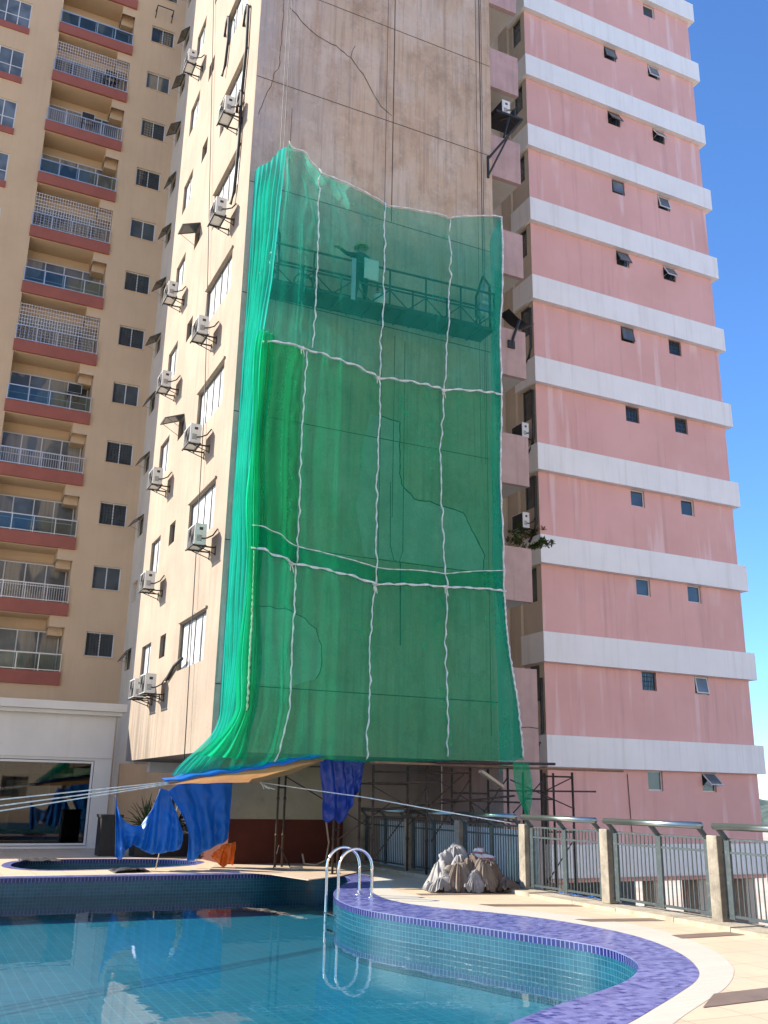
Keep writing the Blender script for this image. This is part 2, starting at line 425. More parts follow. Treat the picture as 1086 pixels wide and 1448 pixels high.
def wall(mb, plane, c, u0, u1, z0, z1, holes, depth):
    """a facade sheet with real openings; plane 'y' = faces -Y, 'x' = faces -X; reveals go inward by depth"""
    P = (lambda u, z, d=0: (u, c + d, z)) if plane == 'y' else (lambda u, z, d=0: (c + d, u, z))
    us = sorted({u0, u1} | {h[0] for h in holes} | {h[1] for h in holes}); zs = sorted({z0, z1} | {h[2] for h in holes} | {h[3] for h in holes})
    us = [u for u in us if u0 <= u <= u1]; zs = [z for z in zs if z0 <= z <= z1]
    for a, b in zip(us, us[1:]):
        for e, f in zip(zs, zs[1:]):
            m, n = (a + b) / 2, (e + f) / 2
            if any(h[0] < m < h[1] and h[2] < n < h[3] for h in holes): continue
            if plane == 'y': mb.quad(P(a, e), P(b, e), P(b, f), P(a, f))
            else: mb.quad(P(b, e), P(a, e), P(a, f), P(b, f))
    for h in holes:
        a, b, e, f = h[:4]; d = h[4] if len(h) > 4 else depth
        if 'b' not in h[5:]: mb.quad(P(a, e), P(b, e), P(b, e, d), P(a, e, d))
        if 't' not in h[5:]: mb.quad(P(a, f), P(b, f), P(b, f, d), P(a, f, d))
        mb.quad(P(a, e), P(a, f), P(a, f, d), P(a, e, d)); mb.quad(P(b, e), P(b, f), P(b, f, d), P(b, e, d))
    return mb
def window(parent, plane, c, u0, u1, z0, z1, n=2, frame='white_frame', glass='glass', fw=.05, rail=None, name='window', grille=False, fd=.06):
    """frame mesh + pane sub-part, set in plane c"""
    def bx(mb, a, b, e, f, d0, d1):
        if plane == 'y': mb.box(a, c + d0, e, b, c + d1, f)
        else: mb.box(c + d0, a, e, c + d1, b, f)
    mb = MB()
    bx(mb, u0, u1, z0, z0 + fw, 0, fd); bx(mb, u0, u1, z1 - fw, z1, 0, fd)
    bx(mb, u0, u0 + fw, z0 + fw, z1 - fw, 0, fd); bx(mb, u1 - fw, u1, z0 + fw, z1 - fw, 0, fd)
    for k in range(1, n):
        u = u0 + (u1 - u0) * k / n
        bx(mb, u - fw * .5, u + fw * .5, z0 + fw, z1 - fw, .004, fd - .004)
    if rail is not None: bx(mb, u0 + fw, u1 - fw, rail - fw * .4, rail + fw * .4, .008, fd - .008)
    fr = mb.build(name, frame, parent)
    pm = MB(); bx(pm, u0 + fw * .5, u1 - fw * .5, z0 + fw * .5, z1 - fw * .5, fd * .5 - .006, fd * .5 + .006)
    pm.build('pane', glass, fr)
    if grille:
        gm = MB(); m = max(3, int((u1 - u0) / .13))
        for k in range(1, m):
            u = u0 + (u1 - u0) * k / m; bx(gm, u - .008, u + .008, z0 + fw, z1 - fw, -.02, -.006)
        m = max(3, int((z1 - z0) / .14))
        for k in range(1, m):
            z = z0 + (z1 - z0) * k / m; bx(gm, u0 + fw, u1 - fw, z - .008, z + .008, -.012, -.004)
        gm.build('grille', 'black_iron' if frame == 'dark_frame' or grille == 2 else 'white_frame', fr)
    return fr
def sash(parent, plane, c, u0, u1, ztop, h, ang, frame='dark_frame', glass='glass'):
    """a top-hung sash swung outward by ang"""
    def P(u, s, t):     # s down the sash, t thickness
        o = -(math.sin(ang) * s + math.cos(ang) * t); z = ztop - math.cos(ang) * s + math.sin(ang) * t
        return (u, c + o, z) if plane == 'y' else (c + o, u, z)
    def slab(mb, ua, ub, s0, s1, t0, t1):
        q = [P(ua, s0, t0), P(ub, s0, t0), P(ub, s1, t0), P(ua, s1, t0), P(ua, s0, t1), P(ub, s0, t1), P(ub, s1, t1), P(ua, s1, t1)]
        i = len(mb.v); mb.v += q
        mb.f += [tuple(i + k for k in f) for f in ((0, 1, 2, 3), (7, 6, 5, 4), (0, 4, 5, 1), (1, 5, 6, 2), (2, 6, 7, 3), (3, 7, 4, 0))]
    mb = MB(); w = .035
    slab(mb, u0, u1, 0, w, .0, .03); slab(mb, u0, u1, h - w, h, .0, .03)
    slab(mb, u0, u0 + w, w, h - w, 0, .03); slab(mb, u1 - w, u1, w, h - w, 0, .03)
    # stay arms
    for u in (u0 + .02, u1 - .02):
        a = P(u, h * .85, 0); b = (u, c + .02, ztop - h * .8) if plane == 'y' else (c + .02, u, ztop - h * .8)
        mb.tube([a, b], .008, 4)
    o = mb.build('sash', frame, parent)
    g = MB(); slab(g, u0 + w * .6, u1 - w * .6, w * .6, h - w * .6, .01, .02); g.build('pane', glass, o)
    return o

# ------------------------------------------------------------------ ground, deck, pool
PRE = [(-9.5, 20.2), (-6, 20.2), (-2, 20.2), (2, 20.2), (5, 20.2), (6.6, 20.2), (7.6, 20.25), (8.2, 20.0), (8.35, 19.2), (8.1, 18.25), (7.47, 17.25), (6.9, 16.25),
       (6.55, 15.4), (6.34, 14.6), (6.27, 13.7), (6.42, 12.9), (6.74, 11.88), (7.02, 10.9), (7.27, 10.04), (7.34, 9.44), (7.2, 8.86), (6.93, 8.36),
       (6.55, 7.95), (6.13, 7.63), (5.6, 7.34), (4.92, 7.0), (4.25, 6.62), (3.4, 6.1), (2.2, 5.45), (.5, 4.85), (-2, 4.3), (-6, 4.0), (-9.5, 4.0)]
BLUE = [(-10, 20.58), (-6, 20.58), (-2, 20.58), (2, 20.58), (5, 20.58), (6.8, 20.6), (8.0, 20.7), (8.75, 20.4), (8.95, 19.4), (8.67, 18.43), (8.05, 17.2), (7.65, 16.4),
        (7.35, 15.45), (7.22, 14.5), (7.42, 13.6), (7.9, 12.76), (8.26, 11.8), (8.38, 10.65), (8.24, 9.7), (7.86, 8.75), (7.37, 7.99),
        (6.9, 7.5), (6.28, 7.06), (5.7, 6.68), (5.1, 6.3), (4.4, 5.92), (3.5, 5.46), (2.3, 4.88), (.5, 4.28), (-2, 3.7), (-6, 3.4), (-10, 3.4)]
CREAM = [(-10.3, 20.7), (-6, 20.7), (-2, 20.7), (2, 20.7), (5, 20.7), (7.0, 20.75), (8.3, 20.9), (9.2, 20.55), (9.45, 19.5), (9.13, 18.49), (8.6, 17.4), (8.15, 16.6),
         (7.98, 15.9), (7.98, 15.0), (8.12, 13.9), (8.6, 12.8), (8.98, 11.7), (9.05, 10.7), (8.85, 9.8), (8.39, 8.8), (7.86, 8.02), (7.41, 7.55),
         (6.87, 7.11), (6.3, 6.74), (5.7, 6.36), (5.2, 6.02), (4.55, 5.6), (3.7, 5.12), (2.4, 4.5), (.55, 3.9), (-2, 3.3), (-6, 3.0), (-10.3, 3.0)]
def corner_safe(pts, n):       # keep the two far-left corners sharp, smooth the rest
    return catmull([(x, y, 0) for x, y in pts], n, closed=False)
RIM, BL, CR = (corner_safe(p, 6) for p in (PRE, BLUE, CREAM))
KID = catmull([(x, y, 0) for x, y in ((2.25, 23.6), (2.7, 24.9), (4.0, 25.3), (5.6, 25.0), (6.5, 24.1), (6.0, 22.9), (4.7, 22.2), (3.1, 21.95), (2.4, 22.5))], 6)
def offset_loop(pts, c, k): return [(c[0] + (p[0] - c[0]) * k, c[1] + (p[1] - c[1]) * k, 0) for p in pts]
KC = (4.4, 23.6)
KIDO = offset_loop(KID, KC, 1.09)
def fill(name, loops, z, mat, kind='structure'):
    cu = bpy.data.curves.new(name, 'CURVE'); cu.dimensions = '2D'; cu.fill_mode = 'BOTH'
    for lp in loops:
        s = cu.splines.new('POLY'); s.points.add(len(lp) - 1); s.use_cyclic_u = True
        for p, q in zip(s.points, lp): p.co = (q[0], q[1], 0, 1)
    t = bpy.data.objects.new(name + '_tmp', cu); COL.objects.link(t)
    dg = bpy.context.evaluated_depsgraph_get()
    me = bpy.data.meshes.new_from_object(t.evaluated_get(dg))
    bpy.data.objects.remove(t); me.name = name
    for v in me.vertices: v.co.z = z
    me.update()
    if me.polygons[0].normal.z < 0: me.flip_normals()
    me.materials.clear(); me.materials.append(M[mat])
    o = bpy.data.objects.new(name, me); COL.objects.link(o)
    if kind: o['kind'] = kind
    return o
DX1 = 9.80
deck_out = [(-40, -25), (DX1, -25), (DX1, 30.2), (-40, 30.2)]
fill('pool_deck', [deck_out, CR, KIDO], 0, 'deck')
rg = MB(); uvs = []; Lr = 0
for k, (p, q) in enumerate(zip(BL, CR)):
    if k: Lr += (Vector(p) - Vector(BL[k - 1])).length
    rg.v += [(p[0], p[1], .002), (q[0], q[1], .002)]; uvs += [(Lr, 0), (Lr, (Vector(p) - Vector(q)).length)]
    if k: i = 2 * k; rg.f.append((i - 2, i - 1, i + 1, i))
rg.build('paving_ring', 'ring_slats', uv=uvs)['kind'] = 'structure'
fill('pool_coping', [BL, RIM], 0.004, 'mosaic_top')
fill('spa_coping', [KIDO, KID], 0.004, 'mosaic_top')
def ribbon(name, loop, z0, z1, mat, closed=True):
    mb = MB(); uv = []; L = 0; pts = [Vector(p) for p in loop]
    if closed: pts.append(pts[0])
    for k, p in enumerate(pts):
        if k: L += (p - pts[k - 1]).length
        mb.v += [(p.x, p.y, z0), (p.x, p.y, z1)]; uv += [(L, z0), (L, z1)]
        if k: i = 2 * k; mb.f.append((i - 2, i, i + 1, i - 1))
    o = mb.build(name, mat, uv=uv, smooth=True); o['kind'] = 'structure'; return o
WZ = -.33
ribbon('pool_wall_tile_row', RIM, -.085, .004, 'mosaic_dark')
ribbon('pool_wall', RIM, -.74, -.085, 'mosaic_wall')
fill('pool_floor', [RIM], -.74, 'mosaic_floor')
fill('pool_water', [RIM], WZ, 'water')
ribbon('spa_wall_tile_row', KID, -.085, .004, 'mosaic_dark')
ribbon('spa_wall', KID, -.8, -.085, 'mosaic_wall')
fill('spa_floor', [KID], -.8, 'mosaic_floor')
fill('spa_water', [KID], -.2, 'water')
# decorative brown tile strips set into the paving, between the ring and the kerb
mb = MB()
for a, b, c, d in (((8.62, 11.7), (9.78, 11.45), (9.78, 11.15), (8.66, 11.4)), ((8.82, 9.98), (9.78, 9.98), (9.78, 9.7), (8.74, 9.7)),
                   ((6.04, 6.52), (9.78, 6.78), (9.78, 7.12), (6.56, 6.93)), ((8.3, 13.75), (9.78, 13.3), (9.78, 13.02), (8.4, 13.42)),
                   ((8.1, 15.5), (9.78, 15.2), (9.78, 14.95), (8.08, 15.25)), ((4.2, 1.5), (9.78, 3.2), (9.78, 3.5), (4.0, 1.8))):
    mb.quad(*[(p[0], p[1], .005) for p in (a, b, c, d)])
mb.build('brown_tile_strips', 'brown_tile')['kind'] = 'structure'
# kerb under the railing, podium edge
mb = MB(); 
y = -20.0
while y < 22.3:
    l = 1.15 + .1 * math.sin(y * 3); mb.box(9.80, y, -.5, 10.42, min(y + l - .012, 22.4), .055 + .008 * math.sin(y * 7)); y += l
mb.build('kerb_strip', 'kerb')['kind'] = 'structure'
MB().box(-40, -25, -4.6, 10.40, 30.2, -.9).build('podium_base', 'base_conc')['kind'] = 'structure'
# city ground, far hills
g = MB(); R = 2500; g.quad((-R, -R, -4.2), (R, -R, -4.2), (R, R, -4.2), (-R, R, -4.2)); 
g.build('ground', 'street')['kind'] = 'structure'
h = MB()
def hillf(u, v):
    x = 120 + u * 700; y = 160 + v * 260
    z = -4.6 + 13 * math.sin(PI * v) * (.35 + .65 * noise.noise((x * .006, y * .006, 0)) ** 2 * 3 + .1) * min(1, u * 6) * min(1, (1 - u) * 6)
    z += 2.6 * noise.noise((x * .11, y * .11, 3)) + 1.3 * noise.noise((x * .3, y * .3, 8))
    return (x, y, z - 1)
h.grid(hillf, 260, 70).build('hills', 'hill', smooth=False)['kind'] = 'structure'

# ------------------------------------------------------------------ left apartment building (facade at y=45)
YB = 45.0
apt = empty('apartment_building', 'tall beige apartment building with stacked red-banded balconies behind the white clubhouse', 'building', (0, YB, -4))
def inworld(o, parent):          # keep world coordinates under a moved Empty
    o.parent = parent; o.matrix_parent_inverse = Matrix.Translation(parent.location).inverted(); return o
class Part:
    """builds parts in world coordinates and parents them to a thing"""
    def __init__(s, root): s.root = root
    def add(s, mb, name, mat, smooth=False): return inworld(mb.build(name, mat, None, smooth), s.root)
A = Part(apt)
def pwindow(root, *a, **k): return inworld(window(None, *a, **k), root)
ZT = 50.0; NF = 14
holes = []; swin = []; lwin = []
for k in range(0, NF):
    zb = 6.1 + FP * k
    if zb + 3.2 > ZT: break
    holes.append((1.56, 5.36, zb + .58, zb + 2.62, 1.3, 't'))          # balcony recess
    holes.append((1.56, 4.66, zb + 2.62, zb + 3.10, 1.3, 'b'))
    swin.append((6.33, 7.62, zb + 1.42, zb + 2.54))
    lwin.append((-1.75, .06, zb - .47, zb + 1.18))
w = MB()
wall(w, 'y', YB, -8, 8.1, -4.2, ZT, [hh for hh in holes] + [s + (.18,) for s in swin] + [l + (.14,) for l in lwin] + [(s[0] - 8.0, s[1] - 8.0, s[2], s[3], .18) for s in []], .2)
w.box(-8, YB + 1.32, -4.2, 8.1, YB + 14, ZT - .01)
A.add(w, 'wall', 'beige_wall')
sd = MB(); sd.quad((-8, YB, -4.2), (-8, YB + 1.4, -4.2), (-8, YB + 1.4, ZT), (-8, YB, ZT)); A.add(sd, 'end_wall', 'beige_wall')
rnd = random.Random(3)
for k, hh in enumerate(holes[::2]):
    zb = 6.1 + FP * k
    sl = MB(); sl.box(1.50, YB - .12, zb, 5.40, YB + 1.3, zb + .585)
    b = A.add(sl, 'balcony', 'red_band')
    so = MB(); so.box(1.58, YB + .0, zb - .012, 4.64, YB + 1.28, zb - .002); so_ = so.build('soffit', 'soffit', b)
    rl = MB(); zt = zb + 1.4; y0 = YB - .08
    rl.box(1.52, y0, zt - .05, 5.38, y0 + .05, zt); rl.box(1.52, y0, zb + .63, 5.38, y0 + .04, zb + .67)
    for q in range(5): 
        x = 1.54 + q * .9525; rl.box(x - .02, y0 - .002, zb + .58, x + .02, y0 + .042, zt - .01)
    style = [0, 1, 0, 1, 0, 2, 0, 2, 0, 1, 2, 0, 1, 0][k % 14]
    if style >= 1:
        m = 36 if style == 1 else 20
        for q in range(1, m): 
            x = 1.54 + 3.81 * q / m; rl.box(x - .008, y0 + .01, zb + .66, x + .008, y0 + .03, zt - .04)
    r = rl.build('railing', 'alu', b)
    if style == 0: MB().box(1.54, y0 + .018, zb + .68, 5.36, y0 + .028, zt - .06).build('rail_glass', 'rail_glass', r)
    # glazed doors across the recess, or a metal security screen
    fr = window(None, 'y', YB + 1.15, 1.6, 5.3, zb + .6, zb + 2.55, 4, 'white_frame', 'glass_bal', .05, rail=zb + 1.5, name='balcony_door', grille=(1 if style == 2 else False))
    inworld(fr, apt)
    if style == 2:
        gm = MB()
        for q in range(0, 30): 
            x = 1.6 + 3.7 * q / 29; gm.box(x - .01, YB + .02, zb + 1.4, x + .01, YB + .04, zb + 2.6)
        for q in range(1, 7):
            gm.box(1.58, YB + .015, zb + 1.4 + q * .19, 5.34, YB + .03, zb + 1.42 + q * .19)
        A.add(gm, 'security_screen', 'white_frame')
    bm_ = MB(); bm_.box(4.7, YB + .5, zb + 2.3, 5.345, YB + 1.25, zb + 3.13); A.add(bm_, 'beam', 'beige_wall')
for i, s in enumerate(swin):
    pwindow(apt, 'y', YB + .1, s[0], s[1], s[2], s[3], 2, 'white_frame', 'glass', .045, grille=(2 if i % 3 != 1 else False))
    sg = MB(); sg.box(s[0] - .04, YB - .04, s[2] - .05, s[1] + .04, YB + .1, s[2] - .003); A.add(sg, 'sill', 'beige_wall')
for l in lwin:
    pwindow(apt, 'y', YB + .06, l[0], l[1], l[2], l[3], 3, 'white_frame', 'glass_blue', .05, rail=l[2] + .65)
    sg = MB(); sg.box(l[0] - .0, YB - .07, l[2] - .36, l[1] + .03, YB + .05, l[2] - .003); A.add(sg, 'sill', 'red_band')
# narrow side strip beside it, facing -X at x=8.1
stp = MB(); aw = []
for k in range(0, 14):
    zz = 6.55 + 3.14 * k; aw.append((43.2, 44.4, zz + .3, zz + 1.25))
wall(stp, 'x', 8.1, 34.0, 45.0, -4.2, ZT, aw, .2)
stp.quad((8.3, 34, -4.2), (8.3, 45, -4.2), (8.3, 45, ZT), (8.3, 34, ZT))
A.add(stp, 'side_wall', 'beige_side')
for k, a in enumerate(aw):
    if k == 1: continue
    inworld(window(None, 'x', 8.2, a[0], a[1], a[2], a[3], 2, 'dark_frame', 'glass', .04), apt)
    inworld(sash(None, 'x', 8.1, a[0] + .05, a[1] - .05, a[3] - .02, .62, math.radians(34 + 22 * ((k * 7) % 4) / 3), 'dark_frame', 'pane_clear'), apt)
# pilaster at the foot and bracket on top floor window
pl = MB(); pl.box(7.6, 36.0, -4.2, 8.09, 36.5, 3.2); pl.box(7.85, 38.5, -4.2, 8.09, 39.2, 4.4); A.add(pl, 'pilaster', 'beige_side')
bk = MB()
for kz in (12,):
    z = 6.1 + FP * kz - .5 + .9
    bk.tube([(6.45, YB, z), (6.45, YB - .5, z), (7.35, YB - .5, z), (7.35, YB, z)], .03, 6); bk.tube([(6.45, YB - .5, z), (6.45, YB, z - .45)], .025, 6); bk.tube([(7.35, YB - .5, z), (7.35, YB, z - .45)], .025, 6)
A.add(bk, 'wall_bracket', 'black_iron')

# ------------------------------------------------------------------ clubhouse
club = empty('clubhouse', 'low white flat-roofed clubhouse with a large dark glass front beside the pool', 'building', (0, 30, 0))
Cc = Part(club)
cw = MB(); wall(cw, 'y', 30, -14, 5.36, 0, 4.0, [(-9, 4.86, .06, 2.46, .22)], .22)
cw.quad((5.36, 30, 0), (5.36, 40, 0), (5.36, 40, 4), (5.36, 30, 4)); cw.quad((-14, 30, 0), (-14, 40, 0), (-14, 40, 4), (-14, 30, 4))
Cc.add(cw, 'wall', 'club_white')
Cc.add(MB().box(-14.2, 29.72, 3.9, 5.62, 41, 4.14).box(-14.1, 29.82, 3.78, 5.52, 30.3, 3.895), 'cornice', 'club_white')
Cc.add(MB().box(-14, 29.985, 2.52, 5.36, 29.997, 2.545), 'wall_joint', 'soffit')
f = window(None, 'y', 30.02, -8.98, 4.84, .08, 2.44, 5, 'white_frame', 'pane_clear', .06); inworld(f, club)
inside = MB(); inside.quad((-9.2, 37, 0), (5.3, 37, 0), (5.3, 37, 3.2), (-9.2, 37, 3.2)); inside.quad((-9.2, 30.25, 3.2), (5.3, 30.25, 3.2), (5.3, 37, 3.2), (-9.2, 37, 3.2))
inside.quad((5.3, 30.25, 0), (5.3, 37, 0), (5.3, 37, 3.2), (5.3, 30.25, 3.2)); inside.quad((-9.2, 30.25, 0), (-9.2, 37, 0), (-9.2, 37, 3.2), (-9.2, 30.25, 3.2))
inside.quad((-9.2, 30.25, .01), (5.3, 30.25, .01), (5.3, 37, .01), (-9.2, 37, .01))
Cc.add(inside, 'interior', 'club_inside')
Cc.add(MB().box(2.6, 33.5, .02, 2.95, 33.85, 2.4).box(3.75, 33.5, .02, 4.1, 33.85, 2.4).box(2.95, 33.6, 2.1, 3.75, 33.8, 2.4).box(.4, 33.5, .02, .75, 33.85, 3.1), 'reflected_column', 'curtain')  # pillars added indoors to stand for the columns mirrored in the glass
Cc.add(MB().box(2.0, 32, .02, 3.6, 32.7, .42).box(.2, 32.2, .02, 1.3, 32.9, .7), 'bench', 'dark_inside')
Cc.add(MB().box(4.95, 29.9, 0, 5.30, 29.998, .16), 'plinth', 'club_white')

# ------------------------------------------------------------------ the sunlit building across the deck, seen only in the glass
opp = empty('cream_building', 'cream building across the deck, seen only as a reflection in the clubhouse glass', 'building', (5, -30, 0))
Op = Part(opp)
oh = [(x, x + 2.2, z, z + 1.7) for x in range(-38, 50, 5) for z in (1, 4.2, 7.4, 10.6, 13.8, 17.0, 20.2, 23.4, 26.6)]
ow = MB(); wall(ow, 'y', 0, -40, 52, -4.2, 30, oh, .25)
ow.v = [(x, -30 - y, z) for x, y, z in ow.v]
Op.add(ow, 'wall', 'cream_plaster')
Op.add(MB().box(-40, -42, -4.2, 52, -30.3, 29.95), 'core', 'glass_bal')
Op.add(MB().box(-40.3, -42, 30, 52.3, -29.6, 30.5), 'roof', 'cream_plaster')

# ------------------------------------------------------------------ concrete tower
XS = 5.57; YF = 20.0; ZO = 2.45; ZTT = 44.0; XR = 12.80
tower = empty('concrete_tower', 'weathered concrete tower with green net over its front and sunlit side wall', 'building', (XS, YF, -4))
T = Part(tower)
holesS = []; wa = []; wb = []; wc = []
for k in range(12):
    t = 5.66 + FP * k
    wa.append((21.1, 23.55, t - 1.18, t)); wb.append((25.06, 25.72, t - .62, t)); wc.append((26.85, 28.05, t - 1.12, t))
sw = MB(); wall(sw, 'x', XS, YF, 29.0, ZO, ZTT, [a + (.16,) for a in wa + wb + wc], .16)
sw.quad((XS, 29, ZO), (8.1, 29, ZO), (8.1, 29, ZTT), (XS, 29, ZTT))
sw.quad((XS + .2, YF, ZO), (XS + .2, 29, ZO), (XS + .2, 29, ZTT), (XS + .2, YF, ZTT))
T.add(sw, 'side_wall', 'plaster_side')
for k, a in enumerate(wa):
    inworld(window(None, 'x', XS + .07, *a, 4, 'dark_frame', 'glass_side', .04), tower)
    T.add(MB().box(XS - .05, a[0] - .06, a[3] + .012, XS - .001, a[1] + .06, a[3] + .06), 'lintel', 'plaster_side')
for k, a in enumerate(wb):
    fr = inworld(window(None, 'x', XS + .09, *a, 1, 'dark_frame', 'glass', .035), tower)
    if k in (2, 4): inworld(sash(None, 'x', XS, a[0] + .03, a[1] - .03, a[3] - .01, .58, math.radians(68), 'dark_frame', 'glass_blue'), tower)
for k, a in enumerate(wc):
    inworld(window(None, 'x', XS + .07, *a, 2, 'dark_frame', 'glass_side', .04), tower)
fwall = MB(); fwall.quad((XS, YF, ZO), (XR, YF, ZO), (XR, YF, ZTT), (XS, YF, ZTT)); fwall.quad((XR, YF, ZO), (XR, 26.1, ZO), (XR, 26.1, ZTT), (XR, YF, ZTT))
T.add(fwall, 'front_wall', 'concrete_front')
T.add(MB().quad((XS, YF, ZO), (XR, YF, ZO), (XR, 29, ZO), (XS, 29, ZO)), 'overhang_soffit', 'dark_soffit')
# panel joints and cracks: thin dark strips on the wall
def strip(mb, pts, w, y=YF - .004, rag=0.0):
    out = []
    for a, b in zip(pts, pts[1:]):
        n = max(1, int(math.hypot(b[0] - a[0], b[1] - a[1]) / .12)) if rag else 1
        for q in range(n):
            t = q / n; out.append((a[0] + (b[0] - a[0]) * t + rag * (noise.noise((a[0] * 3 + t * 5, a[1], 1))), a[1] + (b[1] - a[1]) * t + rag * noise.noise((a[1], t * 6, 4))))
    out.append(pts[-1])
    for a, b in zip(out, out[1:]):
        d = Vector((b[0] - a[0], b[1] - a[1])); d.normalize(); n = Vector((-d.y, d.x)) * w * .5 * (1 + (.5 * noise.noise((a[0] * 5, a[1] * 5, 0)) if rag else 0))
        mb.quad((a[0] - n.x, y, a[1] - n.y), (b[0] - n.x, y, b[1] - n.y), (b[0] + n.x, y, b[1] + n.y), (a[0] + n.x, y, a[1] + n.y))
for z in (3.85, 7.05, 10.16, 13.28, 16.42, 19.64, 22.85, 26.0, 29.1):
    j = MB(); strip(j, [(5.58, z), (XR - .02 if z < 12 or z > 19 else XR - .05, z)], .022); T.add(j, 'panel_joint', 'joint')
j = MB(); strip(j, [(9.57, 16.45), (9.57, 34)], .024); strip(j, [(12.3, 10), (12.3, 34)], .012, YF - .006); strip(j, [(12.44, 10), (12.44, 34)], .014, YF - .006)
strip(j, [(6.6, 16), (6.6, 19)], .012, YF - .006); T.add(j, 'panel_joint', 'joint')
for pts, wd in (([(6.38, 22.21), (6.86, 21.8), (7.33, 21.56), (7.8, 21.49), (8.24, 21.28), (8.61, 20.9), (8.86, 20.51), (9.19, 20.03), (9.53, 19.85)], .022),
                ([(6.3, 24.5), (6.21, 21.95), (6.18, 20.3), (5.94, 19.37), (5.7, 18.46)], .014),
                ([(8.24, 21.28), (8.27, 21.5), (8.35, 21.75)], .014),
                ([(9.29, 10.76), (9.91, 10.7), (9.93, 9.31), (9.98, 9.04), (10.34, 8.72), (10.93, 8.68), (11.76, 8.56), (12.14, 7.92), (12.37, 7.54), (12.32, 7.12)], .03),
                ([(6.31, 5.61), (6.93, 5.63), (7.43, 5.52), (7.82, 5.25), (8.0, 4.85), (8.02, 4.38), (7.88, 4.1)], .022)):
    c = MB(); strip(c, pts, wd, YF - .007, .05); T.add(c, 'crack', 'joint')
# plaster repairs that the cracks outline: slightly proud patches of newer render
def patch(pts):
    p = MB(); i = len(pts); p.v = [(x, YF - .0035, z) for x, z in pts]; p.f = [tuple(range(i))]; return p
M['render_patch'] = simple('render_patch', (.50, .47, .43), .9, var=.15, scale=2.5, dirt=(.36, .33, .3))
T.add(patch([(9.07, 10.75), (9.29, 10.76), (9.91, 10.7), (9.93, 9.31), (9.98, 9.04), (10.34, 8.72), (10.93, 8.68), (11.76, 8.56), (12.14, 7.92), (12.37, 7.54), (12.32, 7.08), (9.0, 7.08), (8.75, 8.31), (8.83, 8.93), (8.88, 9.81)]), 'plaster_patch', 'render_patch')
T.add(patch([(5.62, 5.6), (6.31, 5.61), (6.93, 5.63), (7.43, 5.52), (7.82, 5.25), (8.0, 4.85), (8.02, 4.38), (7.88, 4.1), (7.3, 3.9), (5.62, 3.9)]), 'plaster_patch', 'render_patch')
# balcony parapets at the right edge: one box per storey, open above
for k in range(-1, 11):
    zb = 6.45 + FP * k; zt = zb + 1.42
    if k == -1: zb = -4.2; zt = 4.74
    x1 = 13.80 + (.06 if k < 0 else 0)
    pb = MB(); pb.box(XR + .002, YF - .004, zb, x1, YF + .14, zt)
    o = T.add(pb, 'parapet', 'pink_parapet')
    if k >= 0:
        MB().box(XR + .002, YF + .142, zb + .02, x1 - .01, 25.2, zb + .18).build('slab', 'soffit', o)
        MB().box(x1 - .13, YF + .142, zb + .182, x1 - .005, 23.4, zt - .01).build('side_parapet', 'pink_parapet', o)
    else:
        MB().box(XR + .002, YF + .142, zb, x1 - .01, 23.0, zt - .01).build('pier', 'pink_parapet', o)
c = MB(); 
for a, b in zip([(13.0, 3.3), (13.3, 3.27), (13.55, 3.3), (13.85, 3.28)], [(13.3, 3.27), (13.55, 3.3), (13.85, 3.28), (13.86, 3.28)]): strip(c, [a, b], .02, YF - .008)
T.add(c, 'crack', 'joint')
# ground-level column under the overhang and base wall behind the scaffold
T.add(MB().box(6.90, 22.7, .004, 9.82, 25, 1.02), 'column_base', 'maroon')
T.add(MB().box(6.91, 22.71, 1.022, 9.81, 24.99, 2.448), 'column_top', 'cream_col')
T.add(MB().box(9.84, 23.0, -4.2, 12.78, 23.3, 2.44), 'base_wall', 'base_conc')
T.add(MB().box(6.2, 28.6, 2.16, 8.4, 28.95, 2.44), 'beam', 'club_white')
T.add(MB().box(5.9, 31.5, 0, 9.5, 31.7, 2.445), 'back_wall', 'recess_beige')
# metal frame bolted by the topmost parapets
br = MB(); q0 = (12.75, 19.99, 19.0)
br.tube([(12.65, 19.97, 19.58), (12.65, 19.97, 18.85)], .035, 6); br.tube([(12.65, 19.97, 19.5), (13.44, 19.3, 20.67)], .035, 6); br.tube([(12.65, 19.97, 18.92), (12.96, 19.3, 19.97)], .03, 6)
T.add(br, 'wall_bracket', 'black_iron')
tr = MB(); tr.box(13.02, 20.02, 21.34, 13.95, 20.75, 21.42); tr.tube([(13.5, 20.08, 21.35), (13.26, 20.05, 20.46)], .035, 6); tr.tube([(13.3, 20.3, 21.3), (13.5, 20.1, 21.34)], .03, 6); tr.box(13.7, 20.1, 21.42, 13.74, 20.7, 21.75)
T.add(tr, 'shelf_bracket', 'black_iron')
tr = MB(); tr.tube([(13.33, 19.97, 13.65), (13.38, 19.96, 13.9), (13.58, 19.95, 14.45)], .04, 6); tr.box(13.2, 19.95, 13.55, 13.42, 19.985, 13.78)
tr.grid(lambda u, v: (13.35 + .9 * u, 20.1 + .5 * v, 14.85 - .55 * math.sin(u * PI * .6) + .3 * u + .05 * v), 12, 6)
T.add(tr, 'shelf_bracket', 'black_iron')

